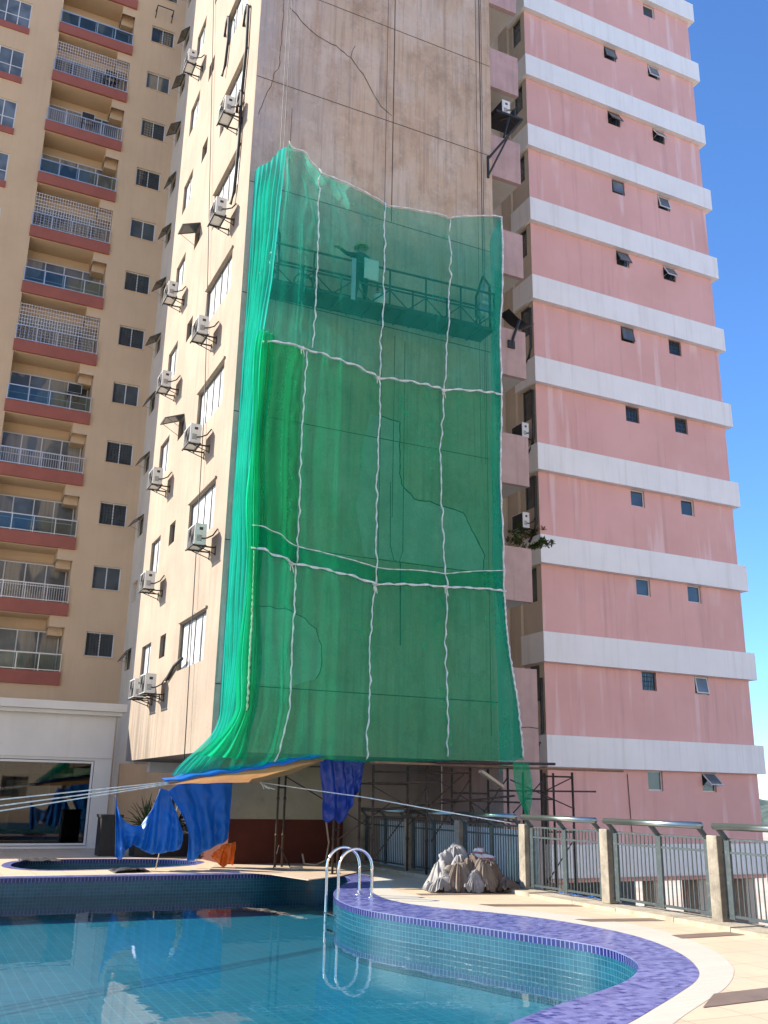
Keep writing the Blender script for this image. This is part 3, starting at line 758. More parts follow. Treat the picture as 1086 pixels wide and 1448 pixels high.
# ------------------------------------------------------------------ pink building
XP = 17.20; YP = 24.4; XPE = 25.75; ZP = 46.0
pink = empty('pink_building', 'pink apartment block with white floor bands and small windows, right of the netted tower', 'building', (XP, YP, -4))
K = Part(pink)
pw = []
for k in range(-2, 12):
    z1 = 5.66 + FP * k; pw += [(21.03, 21.63, z1 - .6, z1), (23.28, 23.88, z1 - .6, z1)]
pw = [p for p in pw if p[2] > 0.2]
mb = MB(); wall(mb, 'y', YP, XP, XPE, -.74, ZP, pw, .14)
mb.quad((XPE, YP, -.74), (XPE, 37, -.74), (XPE, 37, ZP), (XPE, YP, ZP))
mb.quad((XP, YP + .2, -.74), (XPE, YP + .2, -.74), (XPE, YP + .2, ZP), (XP, YP + .2, ZP))
K.add(mb, 'wall', 'pink_wall')
ret = MB(); rh = []
for k in range(-1, 12):
    z = 8.72 + FP * (k - 1); rh.append((24.66, 25.22, z - 1.08, z + .04))
wall(ret, 'x', XP, YP, 26.1, -4.2, ZP, rh, .12)
ret.quad((XR, 26.1, -4.2), (XP, 26.1, -4.2), (XP, 26.1, ZP), (XR, 26.1, ZP))
ret.quad((XP + .14, YP + .01, -4.2), (XP + .14, 26.1, -4.2), (XP + .14, 26.1, ZP), (XP + .14, YP + .01, ZP))
ret.box(XP - .10, 25.46, -4.2, XP - .002, 26.09, ZP)
K.add(ret, 'return_wall', 'recess_beige')
for r in rh: inworld(window(None, 'x', XP + .05, *r, 1, 'dark_frame', 'glass', .04), pink)
for k in range(-2, 13):
    zb = 5.68 + FP * (k - 1); zt = zb + .93
    bb = MB(); bb.box(XP - .13, YP - .2, zb, XPE + .2, YP - .002, zt); bb.box(XP - .13, YP - .002, zb, XP - .002, 25.45, zt); bb.box(XPE + .002, YP - .002, zb, XPE + .2, 37, zt)
    K.add(bb, 'floor_band', 'band_white')
for i, p in enumerate(pw):
    row, c = divmod(i, 2); 
    op = {(0, 1): 48, (1, 1): 9, (5, 0): 12, (6, 0): 26, (6, 1): 30, (7, 1): 14, (8, 0): 30, (8, 1): 32, (9, 0): 16, (9, 1): 14, (7, 0): 6}.get((row, c), 0)
    gr = (row, c) in ((1, 0), (5, 1), (6, 1), (8, 0), (8, 1), (4, 0), (4, 1), (5, 0))
    inworld(window(None, 'y', YP + .06, *p, 1, 'white_frame' if not gr else 'dark_frame', 'glass', .04, grille=(2 if gr else False)), pink)
    if op: inworld(sash(None, 'y', YP + .04, p[0] + .03, p[1] - .03, p[3] - .03, .54, math.radians(op), 'white_frame' if i % 2 else 'dark_frame', 'glass_blue'), pink)
# open parking level under the lowest band
pk = MB()
for x in (17.3, 19.4, 21.1, 22.9, 24.9): pk.box(x, YP + .1, -4.2, x + .42, YP + .6, -.76)
K.add(pk, 'parking_column', 'recess_beige')
K.add(MB().box(XP, 31, -4.2, XPE, 31.2, -.76), 'parking_back_wall', 'dark_soffit')
K.add(MB().box(23.4, YP + 1.2, -4.2, 25.7, YP + 1.4, -.76), 'parking_side_wall', 'pink_wall')
K.add(MB().quad((XP, YP + .02, -.75), (XPE, YP + .02, -.75), (XPE, 37, -.75), (XP, 37, -.75)), 'parking_soffit', 'dark_soffit')
# pipes on the return wall
for z0, z1 in ((3.0, 5.2), (9.6, 11.8), (12.6, 14.9), (15.9, 18.0)):
    p = MB(); p.tube([(XP - .05, 24.52, z1), (XP - .07, 24.5, z1 - .5), (XP - .07, 24.5, z0 + .6), (XP - .1, 24.62, z0 + .2), (XP - .16, 24.8, z0)], .05, 7); K.add(p, 'duct', 'hose', True)
K.add(MB().box(XP - .22, 24.5, .35, XP - .003, 24.75, 2.35), 'vent_duct', 'black_iron')
st = MB(); st.tube([(20.2, YP - .02, 2.4), (20.24, YP - .02, 1.2), (20.3, YP - .02, -.5)], .012, 5); K.add(st, 'cable', 'cable')

# ------------------------------------------------------------------ air conditioners
def make_ac():
    r = empty('outdoor_air_conditioner', '-', 'air conditioner', (0, 0, 0), 'air conditioner outdoor units on the walls')
    # local: wall at x=0, unit sticks out to -X, origin at the tray level
    c = MB(); c.box(-.62, -.4, .03, -.3, .4, .60); c.build('casing', 'ac_white', r)
    g = MB(); g.box(-.6225, -.37, .055, -.6205, .37, .575)
    for q in range(14): g.box(-.627, -.37, .07 + q * .036, -.6226, .37, .08 + q * .036)
    for q in range(6): g.tube([(-.628, -.05 + .25 * math.cos(t / 12 * 2 * PI) * (q + 1) / 6, .315 + .25 * math.sin(t / 12 * 2 * PI) * (q + 1) / 6) for t in range(13)], .006, 4)
    g.disc((-.624, -.05, .315), .26, (1, 0, 0), 20, .004); g.build('fan_grille', 'ac_dark', r)
    s = MB()
    for q in range(5): s.box(-.56, -.404, .12 + q * .035, -.42, -.401, .135 + q * .035)
    s.build('side_vent', 'ac_dark', r); MB().box(-.5, -.405, .42, -.40, -.4005, .5).build('grip', 'ac_dark', r)
    b = MB()
    for y in (-.3, .3):
        b.box(-.66, y - .02, -.01, 0, y + .02, .025); b.tube([(-.5, y, -.01), (-.01, y, -.17)], .014, 5); b.box(-.025, y - .025, -.2, 0, y + .025, .06)
    b.box(-.66, -.42, -.01, -.62, .42, .022); b.box(-.32, -.42, -.01, -.28, .42, .022)
    b.build('bracket', 'black_iron', r)
    h = MB(); h.tube([(-.42, -.40, .2), (-.40, -.46, .18), (-.3, -.48, .2), (-.14, -.46, .3), (-.02, -.44, .5)], .02, 7); h.build('hose', 'hose', r, True)
    return r
ac0 = make_ac()
acs = [((XS, 20.95, 7.0), 'white outdoor unit below the second-lowest large window of the sunlit tower wall'),
       ((XS, 22.2, 9.9), 'white outdoor unit below the third-lowest large window of the sunlit tower wall'),
       ((XS, 22.3, 12.95), 'white outdoor unit below the fourth-lowest large window of the sunlit tower wall'),
       ((XS, 21.4, 15.95), 'white outdoor unit with long curved hose above, left of the net top'),
       ((XS, 21.3, 19.05), 'topmost white outdoor unit below a large window on the sunlit tower wall'),
       ((XS, 26.2, 6.95), 'outdoor unit below the second-lowest narrow window in the tower wall\'s far column'),
       ((XS, 26.4, 10.05), 'outdoor unit below the third-lowest narrow window in the tower wall\'s far column'),
       ((XS, 26.4, 13.1), 'outdoor unit below the fourth-lowest narrow window in the tower wall\'s far column'),
       ((XS, 26.7, 16.25), 'outdoor unit below the fifth-lowest narrow window in the tower wall\'s far column'),
       ((XS, 24.95, 4.0), 'nearer of two units side by side under the lowest narrow tower window'),
       ((XS, 26.3, 4.0), 'farther of two units side by side under the lowest narrow tower window'),
       ((XS, 27.0, 25.3), 'topmost outdoor unit in the far window column of the sunlit tower wall'),
       ((XP, 24.95, 10.0), 'outdoor unit on the beige return wall beside the pink block, above the parapet shrub'),
       ((XP, 24.85, 13.1), 'outdoor unit on the beige return wall beside the pink block, second above the shrub'),
       ((XP, 24.9, 3.0), 'outdoor unit half hidden behind the lowest parapet beside the pink block')]
for i, (p, lab) in enumerate(acs):
    o = ac0 if i == 0 else copy_tree(ac0)
    o.location = p; o['label'] = lab
    o.scale = (.86, .84, .86) if p[0] < 10 else (.8, .8, .9)
# unit in a balcony void at top right of the tower
o = copy_tree(ac0); o.location = (13.82, 20.45, 21.43); o['label'] = 'outdoor unit on black shelf bracket in the recess at the tower right edge'
# AC units in the balcony recesses of the beige building
for i, (x, k, lab) in enumerate(((5.0, 10, 'outdoor unit hung under the ceiling of an upper beige balcony, beside the recess wall'),
                                 (4.0, 9, 'large outdoor unit hung above the glass rail of a balcony high on the beige building'),
                                 (5.0, 4, 'small outdoor unit hung in the right end of a screened balcony of the beige building'))):
    o = copy_tree(ac0); o.location = (x - (.4 if i else .5), YB + .75, 6.1 + FP * k + 1.75); o.rotation_euler.z = PI / 2; o['label'] = lab
    o.location.y = YB + 1.12
# long curved hoses on the sunlit wall
for (y0, z0, h_) in ((21.2, 19.6, 3.4), (21.25, 16.5, 3.6), (23.4, 22.3, 2.2)):
    p = MB(); p.tube([(XS - .05, y0 + .3, z0 + h_ - .5), (XS - .06, y0 + .22, z0 + h_ - .1), (XS - .07, y0 + .02, z0 + h_), (XS - .07, y0 - .15, z0 + h_ - .2), (XS - .06, y0 - .22, z0 + h_ * .5), (XS - .06, y0 - .1, z0 + .3), (XS - .1, y0 + .05, z0)], .045, 7)
    T.add(p, 'drain_hose', 'hose', True)
p = MB(); p.tube([(XS - .05, 24.4, 4.35), (XS - .06, 23.6, 4.62), (XS - .05, 22.9, 4.72)], .045, 7); T.add(p, 'drain_hose', 'hose', True)

# ------------------------------------------------------------------ green safety net
net = empty('safety_net', 'green construction safety net hung over the front of the concrete tower, tied with white ropes', 'net', (9, 18.7, 2.3))
Nn = Part(net)
LZ = [(1.9, 5.3), (2.43, 5.62), (3.27, 5.80), (5.29, 5.79), (6.81, 5.76), (8.71, 5.71), (11.26, 5.74), (12.93, 5.90), (14.84, 5.99), (16.72, 6.08)]
RZ = [(2.44, 12.49), (4.75, 12.16), (6.76, 12.01), (8.72, 12.01), (11.36, 12.04), (13.57, 12.11), (16.61, 12.22)]
TOP = [(0, 16.72), (.07, 16.46), (.138, 16.27), (.22, 16.08), (.295, 15.95), (.438, 15.86), (.6, 15.9), (.73, 16.03), (.86, 16.26), (1, 16.61)]
H1 = [(0, 11.32), (.16, 11.36), (.46, 11.05), (.74, 11.11), (1, 11.32)]
H2 = [(0, 6.56), (.07, 6.42), (.16, 6.30), (.46, 6.08), (.74, 6.2), (1, 6.28)]
H2T = [(0, 7.05), (.08, 6.9), (.16, 6.68), (.3, 6.56), (.5, 6.44), (.74, 6.52), (1, 6.78)]
BOT = [(0, 2.0), (.12, 2.16), (.27, 2.30), (.43, 2.27), (.7, 2.36), (1, 2.44)]
ROPES_U = (.145, .455, .735)
def sm(a, b, t): t = max(0, min(1, (t - a) / (b - a))); return t * t * (3 - 2 * t)
def net_pt(u, z, off=0.0):
    x = interp(LZ, z) * (1 - u) + interp(RZ, z) * u
    d = 0
    # pleats gathered at the left edge
    d += .075 * math.exp(-u * 9) * math.sin(u * 95 + .7 * math.sin(z * .9) + z * .25)
    # long creases fanning out from the top left corner and lower ties
    ang = math.atan2(u * 6.2 + .15, max(.05, 16.9 - z)); rr = math.hypot(u * 6.2, 16.9 - z)
    d += .05 * math.exp(-rr * .18) * math.sin(ang * 26) + .03 * noise.noise((u * 7, z * .45, 2)) + .012 * noise.noise((u * 40, z * 1.4, 5))
    for a, b in ((0, .145), (.145, .455), (.455, .735), (.735, 1)):
        if a <= u <= b: d -= .13 * math.sin(PI * (u - a) / (b - a))
    d += .05 * sm(.93, 1, u) * math.sin(z * 1.7 + u * 30) 
    for ur in ROPES_U: d += .030 * math.exp(-((u - ur) / .022) ** 2) * math.sin(z * 7.5 + 2 * noise.noise((z, ur * 9, 0)) * 3) 
    for tab in (H1, H2): d += .04 * math.exp(-((z - interp(tab, u)) / .22) ** 2) * math.sin(u * 85 + 4 * noise.noise((u * 6, z, 3)))
    y = 18.66 + d + off
    return Vector((x, y, z))
def net_sheet(tab_hi, tab_lo, off, nu=120, nv=70):
    def fn(u, v):
        zh, zl = interp(tab_hi, u), interp(tab_lo, u); return net_pt(u, zl + (zh - zl) * v, off)
    return MB().grid(fn, nu, nv)
Nn.add(net_sheet(TOP, H1, 0), 'net_sheet', 'net_teal', True)
Nn.add(net_sheet(H1, H2, -.01), 'net_sheet', 'net_green', True)
Nn.add(net_sheet(H2T, BOT, -.05), 'net_sheet', 'net_green', True)
def backlit_overlay(u, v):
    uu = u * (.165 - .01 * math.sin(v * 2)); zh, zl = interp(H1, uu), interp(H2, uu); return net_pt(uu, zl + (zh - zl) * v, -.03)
Nn.add(MB().grid(backlit_overlay, 36, 60), 'net_sheet', 'net_backlit', True)  # added overlay: its colour paints the sun shining through the net's left part
# side sheet that turns the corner to the sunlit wall, gathered in pleats
def side_fn(u, v):
    z = 16.68 + (2.02 - 16.68) * v
    fx, fy = interp(LZ, z), 18.66
    fl = sm(3.3, 1.9, z) ** 1.6
    ax, ay = 5.69 + (4.42 - 5.69) * fl, 19.96 + (18.6 - 19.96) * fl
    px_ = fx + (ax - fx) * u; py_ = fy + (ay - fy) * u
    pl = math.sin(PI * min(1, u * 1.0)); 
    w_ = .07 * pl * math.sin(u * 44 + 1.2 * noise.noise((z * .35, 1, u * 2)) * 3 + z * .2) + .05 * noise.noise((u * 5, z * .8, 7)) * pl
    w_ *= sm(16.9, 15.6, z) * .8 + .2; px_ += -.02 * pl - w_; py_ -= w_ * .5
    if fl > 0: z += fl * (-.12 * u)
    return (px_, py_, z + .06 * math.sin(u * 9) * (1 - v))
Nn.add(MB().grid(side_fn, 70, 150), 'side_sheet', 'net_side', True)
def gather_fn(u, v):          # a second gathered layer bunched along the corner
    z = 11.6 + (2.3 - 11.6) * v; fl = sm(3.4, 2.0, z) ** 1.5; x = interp(LZ, z); wd = .20 + .16 * fl + .05 * math.sin(z * 1.9)
    a = u * 2 - 1
    return (x + .05 + a * wd - fl * .5 * (1 - u), 18.54 + .07 * math.sin(u * 21 + z * .6) + .05 * noise.noise((u * 3, z, 2)), z - .05 * u)
M['net_bright'] = net_mat('net_bright', (.01, .48, .22), .60)
Nn.add(MB().grid(gather_fn, 30, 90), 'gathered_edge', 'net_bright', True)
def right_fn(u, v):
    z = 16.55 + (2.5 - 16.55) * v; p = net_pt(1, z)
    return (p.x + (12.72 - p.x) * u * .9 - .12 * math.sin(PI * u), p.y + (19.97 - p.y) * u, z - .15 * u * math.sin(v * 14) - .2 * u)
Nn.add(MB().grid(right_fn, 16, 90), 'side_sheet', 'net_teal', True)
def right_fold(u, v):
    z = 16.5 + (2.5 - 16.5) * v; p = net_pt(1 - u * (.035 + .02 * math.sin(z * 1.1)), z, -.05); return (p.x, p.y - .03 * math.sin(u * PI), p.z)
Nn.add(MB().grid(right_fold, 6, 90), 'folded_edge', 'net_teal', True)
def flap(u, v):
    z = 2.36 - v * 1.1; wd = .32 * (1 - v ** 2.2) + .03
    return (11.95 + .12 * v + (u - .5) * 2 * wd * .62 + .05, 18.0 + .07 * math.sin(u * 9 + v * 3), z)
Nn.add(MB().grid(flap, 14, 24), 'hanging_flap', 'net_bright', True)
# white ropes: loosely twisted strips tied over the net
def rope_path(fn, n, wob, seed):
    pts = []; rad = []
    for k in range(n + 1):
        p = fn(k / n); a = noise.noise((k * .33, seed, 0)); b = noise.noise((k * .21, seed, 9))
        pts.append((p[0] + wob * a, p[1] - .05, p[2] + wob * b * .3)); rad.append(.012 + .018 * abs(math.sin(k * .75 + seed)) + .008 * a)
    return pts, rad
def vrope(tab, name, seed):
    def fn(t):
        z = tab[0][0] + (tab[-1][0] - tab[0][0]) * t; u = interp([(a, b) for a, b in reversed(tab)], z); p = net_pt(u, z, -.06); return p
    pts, rad = rope_path(fn, int(abs(tab[0][0] - tab[-1][0]) * 14), .045, seed)
    Nn.add(MB().tube(pts, rad, 6, flat=.6), name, 'rope_white', True)
vrope([(16.25, .138), (11.45, .185), ], 'rope', 1); vrope([(11.3, .165), (7.9, .163), (6.35, .160)], 'rope', 2); vrope([(6.3, .158), (4.0, .150), (2.22, .142)], 'rope', 3)
vrope([(15.86, .43), (15.3, .432), (14.1, .445), (11.05, .463), (8.2, .462), (6.1, .463)], 'rope', 4); vrope([(6.05, .455), (4.9, .43), (2.85, .412), (2.3, .425)], 'rope', 5)
vrope([(15.95, .735), (15.62, .736)], 'rope', 9); vrope([(15.5, .737), (14.2, .745), (11.1, .738), (9.3, .722), (6.2, .745)], 'rope', 6); vrope([(6.15, .745), (4.3, .718), (2.45, .70)], 'rope', 7)
def hrope(tab, seed, off=-.08, dz=0, rmul=1.0):
    def fn(t): return net_pt(t, interp(tab, t) + dz, off)
    pts, rad = rope_path(fn, 90, .03, seed); Nn.add(MB().tube(pts, [r * rmul for r in rad], 6), 'rope', 'rope_white', True)
hrope(H1, 11); hrope(H2, 12, -.12); hrope(TOP, 13, -.02, 0, .8); hrope(H2T, 15, -.1, 0, .45)
def erope(tab, seed, u):
    def fn(t):
        z = tab[0] + (tab[1] - tab[0]) * t; p = net_pt(u, z, -.06); return p
    pts, rad = rope_path(fn, 100, .03, seed); Nn.add(MB().tube(pts, [r * .85 for r in rad], 6), 'rope', 'rope_white', True)
for tab in (H1, H2):
    for u in ROPES_U:
        p = net_pt(u, interp(tab, u), -.13); kn = MB()
        kn.tube([p + Vector((-.06, 0, .02)), p, p + Vector((.06, 0, -.01))], [.02, .055, .02], 8); kn.tube([p, p + Vector((.03, -.02, -.10)), p + Vector((.06, -.01, -.2))], .012, 5); kn.tube([p, p + Vector((-.03, -.02, -.08)), p + Vector((-.02, -.01, -.15))], .012, 5)
        Nn.add(kn, 'knot', 'rope_white', True)
erope((16.55, 6.3), 21, .995); erope((6.3, 2.5), 22, .995); erope((6.5, 3.2), 23, .012)

# ------------------------------------------------------------------ suspended platform with the worker
gon = empty('suspended_platform', 'long steel window-cleaning platform hanging on cables behind the green net', 'platform', (9, 19.3, 13.1))
G = Part(gon)
def gz(x): return 13.12 + (x - 6.0) * .035
def gt(a, b, r, mb): mb.tube([a, b], r, 6)
dk = MB()
for q in range(14):
    x0 = 6.0 + q * .439; x1 = x0 + .43
    i = len(dk.v); z0, z1 = gz(x0), gz(x1)
    dk.v += [(x0, 18.97, z0), (x1, 18.97, z1), (x1, 19.66, z1), (x0, 19.66, z0), (x0, 18.97, z0 + .05), (x1, 18.97, z1 + .05), (x1, 19.66, z1 + .05), (x0, 19.66, z0 + .05)]
    dk.f += [tuple(i + k for k in f) for f in ((3, 2, 1, 0), (4, 5, 6, 7), (0, 1, 5, 4), (1, 2, 6, 5), (2, 3, 7, 6), (3, 0, 4, 7))]
    dk.tube([(x0, 18.95, z0 - .03), (x0, 19.68, z0 - .03)], .03, 6)
G.add(dk, 'deck', 'gondola_paint')
for y, nm in ((18.95, 'front_frame'), (19.68, 'back_frame')):
    fm = MB()
    for dz, r in ((.02, .035), (.5, .024), (1.05, .028)): gt((5.98, y, gz(5.98) + dz), (12.14, y, gz(12.14) + dz), r, fm)
    for q in range(7):
        x = 6.0 + q * 1.02; gt((x, y, gz(x)), (x, y, gz(x) + 1.05), .026, fm)
    for q in range(12):
        x0 = 6.0 + q * .51; x1 = x0 + .51; a, b = (.04, .48) if q % 2 else (.48, .04); gt((x0, y, gz(x0) + a), (x1, y, gz(x1) + b), .016, fm)
    G.add(fm, nm, 'gondola_paint', True)
G.add(MB().box(8.0, 18.91, gz(8) - .02, 8.11, 18.94, gz(8) + 1.12), 'upright_plate', 'alu')
for x in (6.12, 12.0):
    z = gz(x); e = MB()
    for y in (18.97, 19.66): gt((x, y, z), (x, y, z + 1.3), .035, e)
    e.tube([(x, 18.97, z + 1.3), (x, 19.3, z + 1.75), (x, 19.66, z + 1.3)], .035, 6); G.add(e, 'end_stirrup', 'gondola_paint', True)
    hm = MB(); hm.tube([(x - .1, 19.3, z + .95), (x + .16, 19.3, z + .95)], .13, 12); hm.box(x - .12, 19.2, z + .5, x + .1, 19.42, z + .85); hm.tube([(x, 19.3, z + 1.05), (x, 19.3, z + 1.5)], .06, 8)
    hm.tube([(x - .2, 19.25, z + .1 + .0), (x - .35, 19.2, z + .3), (x - .2, 19.18, z + .52), (x - .05, 19.2, z + .3), (x - .2, 19.25, z + .1)], .022, 6)
    G.add(hm, 'hoist', 'alu', True)
    w = MB(); w.tube([(x, 19.3, z + 1.7), (x, 19.35, 44)], .009, 5); w.tube([(x + .12, 19.4, 3), (x + .12, 19.4, 44)], .008, 5); G.add(w, 'cable', 'cable')
lf = MB(); lf.tube([(9.3, 19.85, 6.9), (9.26, 19.85, 44)], .008, 5); lf.tube([(9.66, 19.85, 8.1), (9.66, 19.85, 13)], .009, 5)
lf.tube([(9.95, 19.85, 12.9), (9.96, 19.85, 7.3), (9.86, 19.85, 7.0), (9.72, 19.85, 7.05), (9.62, 19.85, 7.4), (9.6, 19.85, 9)], .010, 5); lf.tube([(9.9, 19.85, 7.0), (9.9, 19.8, 5.0)], .016, 6)
G.add(lf, 'lifeline', 'cable')
for q, (x, y) in enumerate(((6.9, 19.3), (7.1, 19.4))):
    c = MB(); z = gz(x) + .06
    c.tube([(x + .24 * math.cos(t / 14 * 2 * PI), y + .02 * t / 14, z + .30 + .24 * math.sin(t / 14 * 2 * PI)) for t in range(15)], .025, 6); G.add(c, 'cable_coil', 'cable', True)
# things on the platform
t = MB(); t.grid(lambda u, v: (8.31 + .39 * u, 18.885 - .02 * math.sin(v * 3) - .008 * math.sin(u * 9), gz(8.3) + 1.18 - .57 * v), 8, 8)
s1 = t.build('paper_sheet', 'sheet_white', None, True); sol = s1.modifiers.new('thick', 'SOLIDIFY'); sol.thickness = .006
tag(s1, 'pale blue-white rectangular sheet hung over the platform rail in front of the worker', 'sheet')
bk = empty('bucket', 'small pale bucket standing on the platform right of the worker', 'bucket', (8.85, 19.12, gz(8.85) + .052))
MB().tube([(0, 0, 0), (0, 0, .30)], [.11, .145], 14).build('body', 'sheet_white', bk, True)
MB().tube([(.145 * math.cos(t / 8 * PI), 0, .30 + .12 * math.sin(t / 8 * PI)) for t in range(9)], .006, 5).build('handle', 'alu', bk, True)
# worker
def skin_body(name, verts, edges, radii, root=0, sub=2):
    me = bpy.data.meshes.new(name); me.from_pydata(verts, edges, []); ob = bpy.data.objects.new(name, me); COL.objects.link(ob)
    m = ob.modifiers.new('skin', 'SKIN'); m.use_smooth_shade = True
    lay = me.skin_vertices[0] if me.skin_vertices else None
    if lay is None:
        bm = bmesh.new(); bm.from_mesh(me); bm.verts.layers.skin.verify(); bm.to_mesh(me); bm.free(); lay = me.skin_vertices[0]
    for i, r in enumerate(radii): lay.data[i].radius = r; lay.data[i].use_root = (i == root)
    s = ob.modifiers.new('sub', 'SUBSURF'); s.levels = sub; s.render_levels = sub
    dg = bpy.context.evaluated_depsgraph_get(); out = bpy.data.meshes.new_from_object(ob.evaluated_get(dg)); bpy.data.objects.remove(ob)
    return out
def make_person():
    V = []; E = []; Rr = []
    def a(p, r, to=None):
        V.append(p); r = r if isinstance(r, tuple) else (r, r); f = 1.22 if r[0] > .09 else 1.12 if r[0] > .03 else 1; Rr.append((r[0] * f, r[1] * f)); i = len(V) - 1
        if to is not None: E.append((to, i))
        return i
    pel = a((0, 0, .92), (.155, .11)); wa_ = a((0, 0, 1.08), (.14, .10), pel); ch = a((0, -.01, 1.30), (.17, .115), wa_); sh = a((0, 0, 1.42), (.12, .09), ch)
    nk = a((0, -.01, 1.50), .055, sh); hd = a((0, -.03, 1.60), (.075, .09), nk); top = a((0, -.02, 1.70), (.07, .085), hd); a((0, -.125, 1.595), (.014, .014), hd)
    for sx in (-1, 1):
        hip = a((sx * .10, 0, .86), .095, pel); kn = a((sx * .13, -.05, .48), .062, hip); an = a((sx * .14, .02, .09), .042, kn); a((sx * .15, -.14, .04), (.045, .035), an)
    # left-image arm stretched out, other arm bent to the rail
    def hand(w, d, up, side):
        w_ = Vector(V[w]); d = Vector(d).normalized(); s = Vector(side).normalized()
        pm = a(tuple(w_ + d * .07), (.036, .02), w)
        for k, (o, l) in enumerate(((-.03, .065), (-.01, .078), (.012, .074), (.032, .058))):
            b = a(tuple(w_ + d * .115 + s * o), .010, pm); c_ = a(tuple(w_ + d * (.115 + l * .6) + s * o * 1.1 - Vector(up) * .012), .009, b); a(tuple(w_ + d * (.115 + l) + s * o - Vector(up) * .035), .008, c_)
        t1 = a(tuple(w_ + d * .045 - s * .052), .011, pm); a(tuple(w_ + d * .085 - s * .072), .009, t1)
    s1 = a((-.19, 0, 1.40), .066, sh); e1 = a((-.42, -.10, 1.33), .047, s1); w1 = a((-.62, -.16, 1.38), .034, e1); hand(w1, (-1, -.2, .1), (0, 0, 1), (0, 1, 0))
    s2 = a((.19, 0, 1.40), .066, sh); e2 = a((.30, -.06, 1.14), .047, s2); w2 = a((.20, -.26, 1.06), .034, e2); hand(w2, (-.2, -1, -.2), (0, 0, 1), (1, 0, 0))
    me = skin_body('body', V, E, Rr)
    me.materials.clear()
    for m in ('cloth_dark', 'trousers', 'skin', 'mat_black'): me.materials.append(M[m])
    for p in me.polygons:
        c = p.center; p.use_smooth = True
        p.material_index = 2 if (c.z > 1.49 or c.x < -.62 or (c.y < -.27 and c.z > .9)) else 0 if c.z > .93 else 1 if c.z > .10 else 3
    return me
per = empty('person', 'worker in dark clothes and yellow brimmed hat on the platform, one arm stretched out', 'person', (8.4, 19.32, gz(8.4) + .055))
pb = bpy.data.objects.new('body', make_person()); COL.objects.link(pb); pb.parent = per
hm = MB(); prof = [(.19, 1.645), (.185, 1.655), (.115, 1.675), (.112, 1.73), (.09, 1.785), (.045, 1.81), (.001, 1.815)]
hm.grid(lambda u, v: (lambda r, z: (r * math.cos(u * 2 * PI), -.02 + r * math.sin(u * 2 * PI) * 1.08, z))(interp([(k / 6, p[0]) for k, p in enumerate(prof)], v), interp([(k / 6, p[1]) for k, p in enumerate(prof)], v)), 24, 12)
hm.build('hat', 'hat', per, True)
for s in (-.03, .03):
    e = MB(); e.tube([(s - .008, -.115, 1.615), (s + .008, -.115, 1.615)], .008, 8); e.build('eye', 'mat_black', per, True)
MB().tube([(-.025, -.112, 1.555), (.025, -.112, 1.555)], .006, 6).build('mouth', 'maroon', per, True)
for s in (-.085, .085): MB().tube([(s, -.02, 1.57), (s * 1.1, -.015, 1.60), (s, -.015, 1.63)], .014, 6).build('ear', 'skin', per, True)

# ------------------------------------------------------------------ scaffolds
def scaffold(label, ups, ledgers, braces, planks=()):
    """ups: (x, y, z0, z1); ledgers / braces: point pairs"""
    x = sum(u[0] for u in ups) / len(ups); y = sum(u[1] for u in ups) / len(ups)
    root = empty('scaffold', label, 'scaffold', (x, y, min(u[2] for u in ups)), 'tube scaffolds under the net')
    P = Part(root)
    for (a, b, z0, z1) in ups:
        u = MB(); u.tube([(a, b, z0), (a, b, z1)], .027, 8); u.disc((a, b, z0), .07, (0, 0, 1), 10, .012)
        for zz in (z0 + .7, z0 + 1.5): 
            if zz < z1: u.tube([(a, b, zz - .03), (a, b, zz + .03)], .037, 8)
        P.add(u, 'upright', 'rust_tube', True)
    for a, b in ledgers: P.add(MB().tube([a, b], .022, 6), 'ledger', 'rust_tube', True)
    for a, b in braces: P.add(MB().tube([a, b], .014, 6), 'brace', 'rust_tube', True)
    for (x0, y0, x1, y1, z) in planks: P.add(MB().box(x0, y0, z, x1, y1, z + .045), 'plank', 'plank')
    return root
scaffold('rusty scaffold frame standing on plywood in front of the maroon column', [(7.66, 21.5, .012, 2.36), (7.86, 21.6, .012, 2.36), (8.19, 19.42, .03, 2.30), (8.34, 19.5, .03, 2.3)],
         [((7.66, 21.5, 1.75), (7.86, 21.6, 1.75)), ((8.19, 19.42, 1.7), (8.34, 19.5, 1.7)), ((8.19, 19.42, .9), (8.34, 19.5, .9)), ((7.66, 21.5, 2.2), (8.19, 19.42, 2.2))],
         [((7.86, 21.6, 2.0), (9.2, 19.6, .9)), ((7.7, 21.4, .5), (7.52, 21.2, .02)), ((7.7, 21.4, .5), (7.9, 21.1, .02)), ((8.3, 19.4, .72), (9.3, 19.0, 1.45))])
scaffold('black scaffold bay beside the navy tarp, behind the far part of the railing', [(8.85, 18.9, .012, 2.24), (8.95, 19.8, .012, 2.24), (9.92, 18.5, .02, 2.26), (9.98, 19.5, .02, 2.26)],
         [((8.7, 18.86, 1.86), (10.2, 18.4, 1.9)), ((8.7, 18.86, 1.3), (12.0, 18.3, 1.66)), ((8.95, 19.8, 1.86), (9.98, 19.5, 1.86)), ((8.85, 18.9, 2.1), (11.0, 18.5, 2.12)), ((8.85, 18.9, 1.18), (9.92, 18.5, 1.18))],
         [((8.85, 18.9, .3), (9.92, 18.5, 1.8)), ((9.92, 18.5, 1.2), (8.85, 18.9, 1.8)), ((9.98, 19.5, 1.0), (10.9, 18.6, 2.1))],
         [(8.6, 18.3, 12.0, 18.55, 2.25)])
